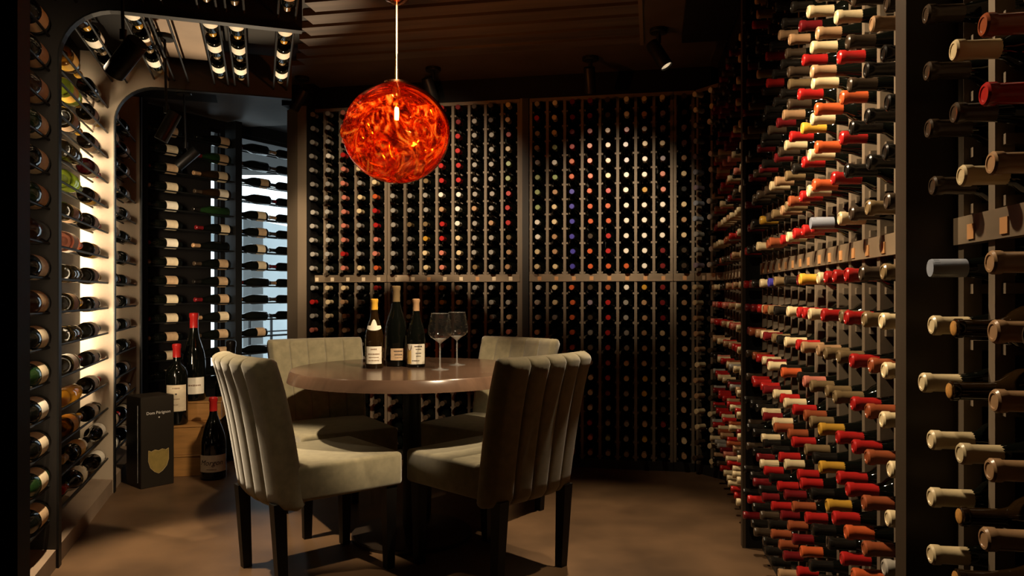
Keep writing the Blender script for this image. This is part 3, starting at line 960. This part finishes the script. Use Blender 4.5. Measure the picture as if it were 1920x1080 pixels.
# ------------------------------------------------------------------ table
TC = Vector((-0.46, 3.435, 0))
TT = 0.77
tb = thing('round_table', 'round dark walnut dining table on a black pedestal', 'table', tuple(TC))
rt = 0.548
obj('table_top', MB().lathe([(0, TT - 0.055), (rt - 0.03, TT - 0.055), (rt + 0.006, TT - 0.050), (rt + 0.004, TT - 0.042), (rt - 0.006, TT - 0.006), (rt - 0.012, TT), (0, TT)], 96).mesh('table_top', M_TABLE, 30), tb)
obj('pedestal', MB().lathe([(0.042, 0.02), (0.042, TT - 0.055)], 32).mesh('pedestal', M_BLACK), tb)
obj('pedestal_flange', MB().lathe([(0.14, TT - 0.062), (0.14, TT - 0.055)], 32).mesh('pedestal_flange', M_BLACK), tb)
obj('pedestal_base', MB().lathe([(0.274, 0), (0.274, 0.014), (0.268, 0.020), (0.08, 0.030), (0.05, 0.04), (0, 0.04)], 64).mesh('pedestal_base', mat('dark_bronze_base', (0.055, 0.040, 0.030), 0.35, 0.6)), tb)


# ------------------------------------------------------------------ chairs
def fluted_back(w0=0.44, w1=0.470, th=0.075, z0=0.31, z1=0.875, n=5, bow=0.03, lean=0.085):
    """closed padded backrest; local -y is the outside, +y faces the sitter, x the width"""
    mb = MB()
    prof = []           # across the width: (-1..1, puff); narrow seams between broad pads
    for c in range(n):
        for f in (0.0, 0.025, 0.06, 0.12, 0.25, 0.5, 0.75, 0.88, 0.94, 0.975):
            d = abs(2 * f - 1)
            prof.append((2 * (c + f) / n - 1, 0.72 * (1 - d ** 16) + 0.28 * (1 - d * d)))
    prof.append((1.0, 0.0))
    hs = []
    H = 16
    for j in range(H + 1):
        hs.append(j / H)
    rings = []

    def ring(z, yoff, w, thick, puff):
        pts = []
        for (a, pf) in prof:                       # outer face, left to right
            b = bow * (a * a)
            pts.append((a * w / 2, yoff - thick / 2 - puff * 1.7 * pf + b, z))
        for k in (1, 2, 3):                        # right end rounding
            ang = -pi / 2 + pi * k / 4
            pts.append((w / 2 + 0.016 * cos(ang), yoff + sin(ang) * thick / 2 * 0.96 + bow, z))
        for (a, pf) in prof[::-1]:
            b = bow * (a * a)
            pts.append((a * w / 2, yoff + thick / 2 + puff * 0.8 * pf + b, z))
        for k in (1, 2, 3):
            ang = pi / 2 + pi * k / 4
            pts.append((-w / 2 + 0.016 * cos(ang), yoff + sin(ang) * thick / 2 * 0.96 + bow, z))
        return pts

    def yo(t):
        return -lean * t - 0.025 * t ** 4

    for z, th_k in ((z0, 0.35), (z0 + 0.006, 0.75), (z0 + 0.016, 0.93)):
        rings.append(ring(z, yo(0), w0 - 0.02 * (1 - th_k), th * th_k, 0.009 * th_k))
    for t in hs[1:-1]:
        z = z0 + (z1 - z0 - 0.03) * t
        rings.append(ring(z, yo(t), w0 + (w1 - w0) * t, th * (1 - 0.12 * t), 0.012))
    for kz, th_k in ((0.0, 1.0), (0.45, 0.92), (0.75, 0.72), (0.93, 0.45), (1.0, 0.12)):
        rings.append(ring(z1 - 0.03 + 0.03 * kz, yo(1), w1 - 0.02 * (1 - th_k), th * 0.88 * th_k, 0.012 * th_k))
    cnt = len(rings[0])
    for rg in rings:
        mb.v.extend(rg)
    for i in range(len(rings) - 1):
        for k in range(cnt):
            k2 = (k + 1) % cnt
            mb.face([i * cnt + k, i * cnt + k2, (i + 1) * cnt + k2, (i + 1) * cnt + k], 0, True)
    mb.face(list(range(cnt))[::-1]); mb.face([(len(rings) - 1) * cnt + k for k in range(cnt)])
    return mb.mesh('backrest', M_FAB, 62)


ME_BACK = fluted_back()
ME_SEAT = bevel(MB().box(-0.232, 0.232, -0.20, 0.27, 0.335, 0.470).mesh('seat', M_FAB), 0.018, 3)
for p_ in ME_SEAT.polygons:
    p_.use_smooth = True
ME_LEG = MB().box(-0.024, 0.024, -0.024, 0.024, 0, 0.34, tz=0.72).mesh('leg', M_LEG)


def chair(center, face, label):
    """center of the seat on the floor, face: direction the sitter looks"""
    rz = math.atan2(face[1], face[0]) - pi / 2
    t = thing('dining_chair', label, 'chair', (center[0], center[1], 0), rz, 'green velvet chairs around the table')
    obj('seat', ME_SEAT, t)
    obj('backrest', ME_BACK, t, (0, -0.208, 0))
    for x, y in ((-0.195, 0.225), (0.195, 0.225)):
        obj('leg', ME_LEG, t, (x, y, 0))
    for x in (-0.185, 0.185):
        obj('leg', ME_LEG, t, (x, -0.215, 0), (R(3), 0, 0))
    return t


chair((-0.795, 3.025), (0.775, 0.632), 'sage velvet chair in front at left, its fluted back towards the big bottles')
chair((-0.084, 3.055), (-0.72, 0.69), 'sage velvet chair in front at right, its fluted back nearest the right wall')
chair((-0.881, 3.68), (0.523, -0.852), 'sage velvet chair behind the table at left, below the greige column')
chair((-0.137, 3.775), (-0.61, -0.793), 'sage velvet chair behind the table at right, before the dark divider')


# ------------------------------------------------------------------ text and marks
def text_mesh(body, size, name, m):
    cu = bpy.data.curves.new(name, 'FONT')
    cu.body = body
    cu.size = size
    cu.align_x = 'CENTER'
    cu.align_y = 'CENTER'
    cu.extrude = 0.0002
    cu.resolution_u = 2
    o = bpy.data.objects.new(name, cu)
    COL.objects.link(o)
    dg = bpy.context.evaluated_depsgraph_get()
    me = bpy.data.meshes.new_from_object(o.evaluated_get(dg))
    bpy.data.objects.remove(o)
    me.materials.clear()
    me.materials.append(m)
    me.name = name
    return me


def wrap_text(body, size, r, zc, ang, m, name='lettering', shear=0.0):
    """lettering bent round an upright bottle of radius r, centred at angle ang"""
    me = text_mesh(body, size, name, m)
    for v in me.vertices:
        a = ang + (v.co.x + shear * v.co.y) / r
        v.co = Vector(((r + v.co.z) * cos(a), (r + v.co.z) * sin(a), zc + v.co.y))
    return me


def wrap_line(n, size, r, zc, ang, m):
    """a line of print too small to read: short ink strokes bent round the bottle, n of them"""
    rnd = random.Random(n * 31 + int(zc * 1e4))
    mb = MB()
    ws = [rnd.uniform(0.3, 0.75) * size for _ in range(n)]
    x = -(sum(ws) + 0.16 * size * (n - 1)) / 2
    for w in ws:
        h = rnd.uniform(0.26, 0.40) * size
        k = len(mb.v)
        for a, b in ((x, -h), (x + w, -h), (x + w, h), (x, h)):
            t = ang + a / r
            mb.v.append((r * cos(t), r * sin(t), zc + b))
        mb.face([k, k + 1, k + 2, k + 3])
        x += w + 0.16 * size
    return mb.mesh('print_line', m)


def standing_bottle(name, label, loc, h, r, rn, kind, glass, cap_c, cap_len, lab=None, group=None, rz=0.0):
    """lab: (z0, z1, half-angle, material, [(text, size, z, material, shear, angle)])"""
    prof = (prof_burg if kind == 'burg' else prof_bord)(h, r, rn)
    o = obj(name, MB().lathe(prof, 40).mesh(name, glass), None, loc, (0, 0, rz))
    tag(o, label, 'bottle', group)
    obj('capsule', MB().lathe(cap_prof(h, rn, cap_len), 28, caps=False).mesh('capsule', CAPM[cap_c]), o)
    for (z0, z1, ha, m, texts) in (lab or []):
        lb = obj('label', MB().lathe([(r + 0.0006, z0), (r + 0.0006, z1)], 30, caps=False, a0=-pi / 2 - ha, a1=-pi / 2 + ha).mesh('label', m), o)
        for (s, size, z, mm, sh, da) in texts:
            if isinstance(s, int):
                obj('print_line', wrap_line(s, size, r + 0.0011, z, -pi / 2 + da, mm), lb)
            else:
                obj('lettering', wrap_text(s, size, r + 0.0011, z, -pi / 2 + da, mm, shear=sh), lb)
    return o


def neck_label(o, h, r, z0, z1, m, ha):
    """shoulder label with a rounded top following the burgundy shoulder"""
    prof = prof_burg(h, r, 0.0142)

    def rad(z):
        for (ra, za), (rb, zb) in zip(prof[4:], prof[5:]):
            if za <= z <= zb:
                return ra + (rb - ra) * (z - za) / max(1e-6, zb - za)
        return 0.015
    mb = MB()
    n = 14
    rows = 6
    for j in range(rows + 1):
        for i in range(n + 1):
            x = 2 * i / n - 1
            bot = z0 - 0.010 * (1 - x * x)
            top = z0 + 0.012 + (z1 - z0 - 0.012) * max(0.0, 1 - (x / 0.42) ** 2) ** 0.5
            z = bot + (top - bot) * j / rows
            a = -pi / 2 + ha * x
            rr = rad(z) + 0.0012
            mb.v.append((rr * cos(a), rr * sin(a), z))
    for j in range(rows):
        for i in range(n):
            b = j * (n + 1) + i
            mb.face([b, b + 1, b + n + 2, b + n + 1], 0, True)
    obj('shoulder_label', mb.mesh('shoulder_label', m), o)


# bottles on the table
b1 = standing_bottle('wine_bottle', 'white burgundy bottle with gold wax cap, left of three on table', (-0.626, 3.397, TT), 0.313, 0.0415, 0.0145, 'burg',
                     M_GLASSB, 'yellow', 0.046,
                     [(0.022, 0.100, 0.95, M_LABELW, [(4, 0.009, 0.088, M_INKB, 0.3, 0), (9, 0.009, 0.066, M_INKB, 0, 0), (13, 0.005, 0.051, M_INKB, 0, 0), (14, 0.005, 0.037, M_INKB, 0, 0)])],
                     'bottles on the table', rz=R(6))
neck_label(b1, 0.313, 0.0415, 0.182, 0.222, M_LABELW, 1.15)
b2 = standing_bottle('wine_bottle', 'tall dark magnum with taupe capsule, middle of three on table', (-0.5425, 3.50, TT), 0.373, 0.0505, 0.017, 'burg',
                     M_GLASSD, 'olive', 0.060,
                     [(0.030, 0.085, 0.72, M_LABELT, [(7, 0.009, 0.072, M_INK, 0, 0), (7, 0.008, 0.056, M_INK, 0.3, 0), (10, 0.005, 0.042, M_INK, 0, 0)])],
                     'bottles on the table', rz=R(20))
b3 = standing_bottle('wine_bottle', 'dark red burgundy bottle with shield label, right of three on table', (-0.443, 3.448, TT), 0.313, 0.0430, 0.0145, 'burg',
                     M_GLASSD, 'tan', 0.052,
                     [(0.016, 0.108, 1.15, M_LABELW, [(6, 0.009, 0.097, M_INK, 0.2, 0.28), (7, 0.006, 0.084, M_INK, 0.2, 0.3), (6, 0.007, 0.066, M_INK, 0, 0.3), (7, 0.005, 0.053, M_INK, 0.2, 0.3), (9, 0.006, 0.032, M_INK, 0, 0.0)])],
                     'bottles on the table', rz=R(5))
# gold band and shield on the third label
lb3 = [c for c in b3.children if c.name.startswith('label')][0]
obj('gold_band', MB().lathe([(0.0439, 0.018), (0.0439, 0.080)], 8, caps=False, a0=-pi / 2 - 1.05, a1=-pi / 2 - 0.48).mesh('gold_band', mat('label_gold_tint', (0.62, 0.40, 0.12), 0.6)), lb3)
sh = MB()
pts = [(-0.5, 0.5), (0.5, 0.5), (0.5, 0.0), (0.35, -0.35), (0.0, -0.62), (-0.35, -0.35), (-0.5, 0.0)]
for (x, y) in pts:
    a = -pi / 2 - 0.72 + x * 0.026 / 0.044
    sh.v.append((0.0443 * cos(a), 0.0443 * sin(a), 0.090 + y * 0.026))
sh.face(list(range(len(pts))))
obj('shield', sh.mesh('shield', mat('shield_maroon', (0.10, 0.045, 0.03), 0.6)), lb3)


def wine_glass(loc, label, h=0.250):
    prof = [(0.0, 0.0), (0.040, 0.0), (0.0395, 0.0015), (0.012, 0.004), (0.0045, 0.010), (0.0036, 0.03), (0.0034, 0.11), (0.0046, 0.117), (0.016, 0.126),
            (0.040, 0.143), (0.0530, 0.158), (0.0545, 0.170), (0.052, 0.190), (0.0400, 0.249), (0.0395, 0.2502)]
    t = thing('wine_glass', label, 'glass', loc, 0, 'wine glasses on the table')
    obj('bowl', MB().lathe(prof[7:], 48, caps=False).mesh('bowl', M_CLEAR, 60), t)
    obj('stem', MB().lathe(prof[4:8], 16, caps=False).mesh('stem', M_CLEAR2, 60), t)
    obj('foot', MB().lathe(prof[0:5], 40, caps=False).mesh('foot', M_CLEAR2, 60), t)
    obj('rim', MB().lathe([(0.0392, 0.2496), (0.0404, 0.2496), (0.0404, 0.2510), (0.0392, 0.2510), (0.0392, 0.2496)], 48, caps=False).mesh('rim', M_CLEAR2, 60), t)
    obj('bowl_base', MB().lathe([(0.0040, 0.1165), (0.0155, 0.1268), (0.0300, 0.1370), (0.0300, 0.1378), (0.0155, 0.1290), (0.0001, 0.1225)], 40, caps=False).mesh('bowl_base', M_CLEAR2, 60), t)
    return t


wine_glass((-0.3205, 3.324, TT), 'empty stemmed wine glass, the nearer of two on the table')
wine_glass((-0.262, 3.55, TT), 'empty stemmed wine glass, the farther of two on the table')

# ------------------------------------------------------------------ large bottles and boxes at the left
gx = thing('gift_box', 'tall black champagne gift box with gold shield on the floor', 'box', (-2.10, 4.235, 0), R(50))
gb = bevel(MB().box(-0.005, 0.185, 0, 0.19, 0, 0.52).mesh('box_body', M_GIFT), 0.003, 1)
obj('box_body', gb, gx)
tm = text_mesh('Dom Pérignon', 0.0235, 'lettering', M_SILVERP)
obj('lettering', tm, gx, (0.095, -0.0005, 0.425), (R(90), 0, 0))
star = MB()
for i in range(10):
    a = pi / 2 + i * pi / 5
    rr = 0.006 if i % 2 == 0 else 0.0028
    star.v.append((rr * cos(a), -0.0008, rr * sin(a)))
star.face(list(range(10)))
obj('star_mark', star.mesh('star_mark', M_SILVERP), gx, (0.098, 0, 0.398))
spts = [(-0.055, 0.060), (-0.040, 0.052), (-0.02, 0.060), (0, 0.053), (0.02, 0.060), (0.040, 0.052), (0.055, 0.060), (0.056, 0.0), (0.045, -0.035), (0.022, -0.060), (0, -0.072), (-0.022, -0.060), (-0.045, -0.035), (-0.056, 0.0)]
obj('shield_emblem', MB().prism(spts, -0.0012, 0.0).mesh('shield_emblem', M_SHIELD), gx, (0.095, 0, 0.150))
rim = MB()
for i in range(len(spts)):
    a, b = spts[i], spts[(i + 1) % len(spts)]
    rim.tube((a[0] * 1.04, -0.001, a[1] * 1.04), (b[0] * 1.04, -0.001, b[1] * 1.04), 0.0016, 5)
obj('shield_rim', rim.mesh('shield_rim', mat('dull_gold_print', (0.45, 0.33, 0.14), 0.5)), gx, (0.095, 0, 0.150))
obj('side_stripe', MB().box(-0.0058, -0.005, 0.040, 0.0425, 0.03, 0.47).mesh('side_stripe', M_SILVERP), gx)


def crate(label, loc, rz, w, d, h):
    t = thing('wooden_box', label, 'box', loc, rz, 'stacked pine wine boxes')
    obj('box_body', bevel(MB().box(0, w, 0, d, 0, h - 0.014).mesh('box_body', M_PINE), 0.002, 1), t)
    obj('lid', bevel(MB().box(-0.003, w + 0.003, -0.003, d + 0.003, h - 0.012, h).mesh('lid', M_PINE), 0.002, 1), t)
    return t


CRZ = R(12)
crate('pine wine box on the floor, lowest of the stack', (-2.17, 4.50, 0), CRZ, 0.33, 0.40, 0.13)
crate('pine wine box in the middle of the stack, carrying the dark bottle', (-2.17, 4.50, 0.131), CRZ, 0.33, 0.40, 0.178)
crate('topmost pine wine box of the stack, set back behind the bottle', (-2.145, 4.685, 0.310), CRZ, 0.30, 0.21, 0.12)
big = [
    ('large bordeaux bottle with red wax cap standing on the middle pine box', (-2.063, 4.595, 0.310), 0.490, 0.064, 0.022, 'bord', 'red', 0.05,
     [(0.085, 0.245, 1.0, M_LABEL, [(6, 0.010, 0.225, M_INKB, 0.2, 0), (1, 0.018, 0.190, M_INK, 0, 0), (8, 0.008, 0.160, M_INKB, 0, 0), (5, 0.008, 0.125, M_INKB, 0, 0)])], R(20)),
    ('largest red-capped bottle standing on the topmost pine box', (-2.040, 4.79, 0.430), 0.555, 0.070, 0.024, 'burg', 'red', 0.058,
     [(0.045, 0.150, 1.0, M_LABELW, [(8, 0.014, 0.100, M_INKB, 0.35, 0)])], R(22)),
    ('red-capped jeroboam standing on the floor behind the left chair', (-1.800, 4.50, 0.0), 0.485, 0.074, 0.021, 'burg', 'red', 0.05,
     [(0.050, 0.150, 1.25, M_LABELW, [('Morgon', 0.044, 0.105, M_INK, 0.35, -0.1), (14, 0.006, 0.066, M_INKB, 0, -0.1)])], R(20)),
]
for (lab, loc, h, r, rn, kd, cc, cl, lb, rz) in big:
    standing_bottle('large_wine_bottle', lab, loc, h, r, rn, kd, M_GLASSD, cc, cl * 0.30 / h * 1.6, lb, 'oversized bottles at the left', rz)
standing_bottle('large_wine_bottle', 'giant black bottle standing behind the left chair near the window', (-1.90, 5.05, 0), 0.79, 0.10, 0.026, 'bord', M_GLASSD, 'black', 0.03, None, 'oversized bottles at the left')


# ------------------------------------------------------------------ pendant lamp
def copper_glass():
    m = bpy.data.materials.new('molten_copper_glass')
    m.use_nodes = True
    nt = m.node_tree
    nt.nodes.remove(nt.nodes['Principled BSDF'])
    out = nt.nodes['Material Output']
    tc = nt.nodes.new('ShaderNodeTexCoord')
    n1 = nt.nodes.new('ShaderNodeTexNoise'); n1.inputs['Scale'].default_value = 3.2; n1.inputs['Detail'].default_value = 1.5; n1.inputs['Distortion'].default_value = 3.0
    nt.links.new(tc.outputs['Object'], n1.inputs[0])
    bp = nt.nodes.new('ShaderNodeBump'); bp.inputs['Strength'].default_value = 0.5; bp.inputs['Distance'].default_value = 0.03
    nt.links.new(n1.outputs[0], bp.inputs['Height'])
    n2 = nt.nodes.new('ShaderNodeTexNoise'); n2.inputs['Scale'].default_value = 6.0; n2.inputs['Detail'].default_value = 4; n2.inputs['Distortion'].default_value = 6.0; n2.inputs['Roughness'].default_value = 0.45
    nt.links.new(tc.outputs['Object'], n2.inputs[0])
    rp = nt.nodes.new('ShaderNodeValToRGB')  # swirl colours paint in bulb light reflected inside the glass
    e = rp.color_ramp.elements
    e[0].position, e[0].color = 0.40, (0.03, 0.002, 0.001, 1)
    e[1].position, e[1].color = 0.68, (1.0, 0.78, 0.34, 1)
    for pos, c in ((0.50, (0.30, 0.020, 0.005, 1)), (0.58, (0.90, 0.20, 0.03, 1))):
        k = rp.color_ramp.elements.new(pos); k.color = c
    nt.links.new(n2.outputs[0], rp.inputs[0])
    tl = nt.nodes.new('ShaderNodeBsdfTranslucent')
    nt.links.new(rp.outputs[0], tl.inputs[0])
    tp = nt.nodes.new('ShaderNodeBsdfTransparent'); tp.inputs[0].default_value = (1.0, 0.40, 0.14, 1)
    gl = nt.nodes.new('ShaderNodeBsdfGlossy'); gl.inputs[0].default_value = (1.0, 0.45, 0.16, 1); gl.inputs['Roughness'].default_value = 0.13
    nt.links.new(bp.outputs[0], gl.inputs['Normal'])
    mx = nt.nodes.new('ShaderNodeMixShader'); mx.inputs[0].default_value = 0.62
    nt.links.new(tl.outputs[0], mx.inputs[1]); nt.links.new(tp.outputs[0], mx.inputs[2])
    m2 = nt.nodes.new('ShaderNodeMixShader'); m2.inputs[0].default_value = 0.62
    nt.links.new(mx.outputs[0], m2.inputs[1]); nt.links.new(gl.outputs[0], m2.inputs[2])
    nt.links.new(m2.outputs[0], out.inputs[0])
    return m


def outer_glass():
    m = bpy.data.materials.new('copper_tinted_shell')
    m.use_nodes = True
    nt = m.node_tree
    nt.nodes.remove(nt.nodes['Principled BSDF'])
    out = nt.nodes['Material Output']
    tp = nt.nodes.new('ShaderNodeBsdfTransparent'); tp.inputs[0].default_value = (0.95, 0.55, 0.36, 1)
    gl = nt.nodes.new('ShaderNodeBsdfGlossy'); gl.inputs[0].default_value = (1.0, 0.62, 0.42, 1); gl.inputs['Roughness'].default_value = 0.03
    fr = nt.nodes.new('ShaderNodeFresnel'); fr.inputs[0].default_value = 1.6
    mx = nt.nodes.new('ShaderNodeMixShader')
    nt.links.new(fr.outputs[0], mx.inputs[0])
    nt.links.new(tp.outputs[0], mx.inputs[1]); nt.links.new(gl.outputs[0], mx.inputs[2])
    nt.links.new(mx.outputs[0], out.inputs[0])
    return m


PC = Vector((-0.525, 3.40, 1.838))
pd = thing('pendant_lamp', 'glowing molten copper glass globe pendant above the table', 'lamp', (PC.x, PC.y, PC.z))


def blob(r, ripple, seed, sx=1.0, sz=0.93, cut=0.90, seg=72):
    rnd = random.Random(seed)
    waves = [(Vector((rnd.uniform(-1, 1), rnd.uniform(-1, 1), rnd.uniform(-1, 1))).normalized() * rnd.uniform(2.0, 6.5) * (1.25 if ripple > 0.1 else 1.0), rnd.uniform(0, 6.3), rnd.uniform(.4, 1)) for _ in range(9)]
    mb = MB()
    rings = 44 if seg < 100 else 80
    top = math.asin(cut)
    for j in range(rings + 1):
        la = -pi / 2 + (pi / 2 + top) * j / rings
        for k in range(seg):
            a = 2 * pi * k / seg
            n = Vector((cos(la) * cos(a), cos(la) * sin(a), sin(la)))
            d = sum(am * sin(w.dot(n) + ph + 1.2 * sin(w.yzx.dot(n))) for w, ph, am in waves) / 9
            p = n * (r * (1 + ripple * d))
            mb.v.append((p.x * sx, p.y, p.z * sz))
    for j in range(rings):
        for k in range(seg):
            k2 = (k + 1) % seg
            mb.face([j * seg + k, j * seg + k2, (j + 1) * seg + k2, (j + 1) * seg + k], 0, True)
    return mb


obj('outer_globe', blob(0.242, 0.03, 5, 1.0, 0.94, 0.985).mesh('outer_globe', outer_glass(), 180), pd)
obj('molten_inner_glass', blob(0.206, 0.55, 9, 1.03, 0.95, 0.66, 120).mesh('molten_inner_glass', copper_glass(), 180), pd, (0, 0, -0.008))
obj('globe_collar', MB().lathe([(0.060, 0.222), (0.060, 0.230), (0.02, 0.236), (0.008, 0.24)], 32, caps=False).mesh('globe_collar', M_COPPER), pd)
obj('lamp_socket', MB().lathe([(0.017, 0.13), (0.019, 0.15), (0.019, 0.20), (0.010, 0.225), (0.008, 0.30), (0.006, 0.36)], 20).mesh('lamp_socket', M_BRASS), pd)
obj('cord', MB().tube((0, 0, 0.34), (0, 0, CEIL - PC.z - 0.06), 0.004, 8).mesh('cord', mat('bronze_cord', (0.30, 0.20, 0.13), 0.5)), pd)
obj('ceiling_rose', MB().lathe([(0.012, 0.585), (0.045, 0.60), (0.072, 0.635), (0.076, CEIL - PC.z)], 36).mesh('ceiling_rose', M_COPPER), pd)
bulb = obj('bulb', MB().lathe([(0.012, 0.135), (0.020, 0.118), (0.031, 0.095), (0.033, 0.08), (0.027, 0.058), (0.014, 0.047), (0, 0.045)], 24).mesh('bulb', clear_glass('bulb_glass', (1.0, 0.80, 0.5), 1.4)), pd)
obj('filament', MB().lathe([(0.008, 0.062), (0.010, 0.068), (0.010, 0.110), (0.008, 0.118)], 14).mesh('filament', mat('glowing_filament', (1, .7, .3), 0.5, emit=((1.0, 0.66, 0.28), 900.0))), bulb)


# ------------------------------------------------------------------ spot lamps
def spot_lamp(label, mount, head, aim, length=0.17, r=0.036, drop=True):
    """mount on the ceiling, round head at 'head' looking along 'aim'"""
    mount, head, aim = Vector(mount), Vector(head), Vector(aim).normalized()
    t = thing('spot_lamp', label, 'lamp', tuple(mount), 0, 'black cylinder spot lamps')
    h = head - mount
    obj('canopy', MB().lathe([(0.045, -0.022), (0.048, -0.018), (0.048, 0.0)], 24).mesh('canopy', M_BLACK), t)
    back = h - aim * (length * 0.10)
    elbow = Vector((h.x * 0.0 + back.x * 0.35, back.y * 0.35, back.z + 0.075)) if abs(h.z) > 0.16 else Vector((0, 0, h.z * 0.4))
    obj('stem', MB().tube((0, 0, -0.02), tuple(elbow), 0.0065, 10).mesh('stem', M_BLACK), t)
    obj('swivel', MB().lathe([(0.013, -0.02), (0.013, 0.02)], 14, mat4=Matrix.Translation(elbow)).mesh('swivel', M_BLACK), t)
    obj('yoke', MB().tube(tuple(elbow), tuple(back), 0.005, 8).mesh('yoke', M_BLACK), t)
    m4 = Matrix.Translation(h) @ aim.to_track_quat('Z', 'Y').to_matrix().to_4x4()
    obj('head', MB().lathe([(0.0, -length / 2), (r * 0.93, -length / 2), (r, -length / 2 + 0.004), (r, length / 2), (r * 0.9, length / 2), (r * 0.86, length / 2 - 0.012), (0.0, length / 2 - 0.02)], 28, mat4=m4).mesh('head', M_BLACK), t)
    obj('lens', MB().lathe([(0.0, length / 2 - 0.010), (r * 0.84, length / 2 - 0.010)], 24, mat4=m4).mesh('lens', mat('spot_lens', (0.8, 0.7, 0.5), 0.3, emit=((1, .8, .55), 0.35))), t)
    return t


def pix(u, v, Y):
    return Vector(((u - CX) / F_PX * Y, Y, EYE - (v - CY) / F_PX * Y))


spot_lamp('large black spot lamp hanging before the vault rib at upper left', (*pix(226, 0, 2.85).xy, 2.44), pix(236, 108, 2.85), (-0.85, 0.35, -0.75), 0.165, 0.040)
spot_lamp('black spot lamp on a long stem before the dark window wall', (*pix(309, 75, 3.85).xy, 2.44), pix(315, 237, 3.85), (-0.45, -0.1, -0.95), 0.16, 0.034)
spot_lamp('dim spot lamp on a stem in front of the window shelf bottles', (*pix(345, 170, 4.9).xy, 2.44), pix(351, 297, 4.9), (-0.75, -0.1, -0.7), 0.16, 0.034)
spot_lamp('black spot lamp on the ceiling above the greige column', (*pix(566, 150, 4.86).xy, CEIL), pix(561, 186, 4.86), (-0.55, 0.3, -0.75), 0.15, 0.034)
spot_lamp('black ceiling spot lamp just right of the copper pendant', (*pix(812, 132, 4.66).xy, CEIL), pix(807, 168, 4.66), (0.28, 0.5, -0.85), 0.15, 0.034)
spot_lamp('black ceiling spot lamp above the right half of the back wall', (*pix(1107, 110, 4.45).xy, CEIL), pix(1106, 150, 4.45), (0.10, 0.45, -0.9), 0.15, 0.034)
spot_lamp('black ceiling spot lamp aimed at the right wall', (*pix(1235, 56, 3.98).xy, CEIL), pix(1236, 103, 3.98), (0.45, -0.25, -0.85), 0.16, 0.036)
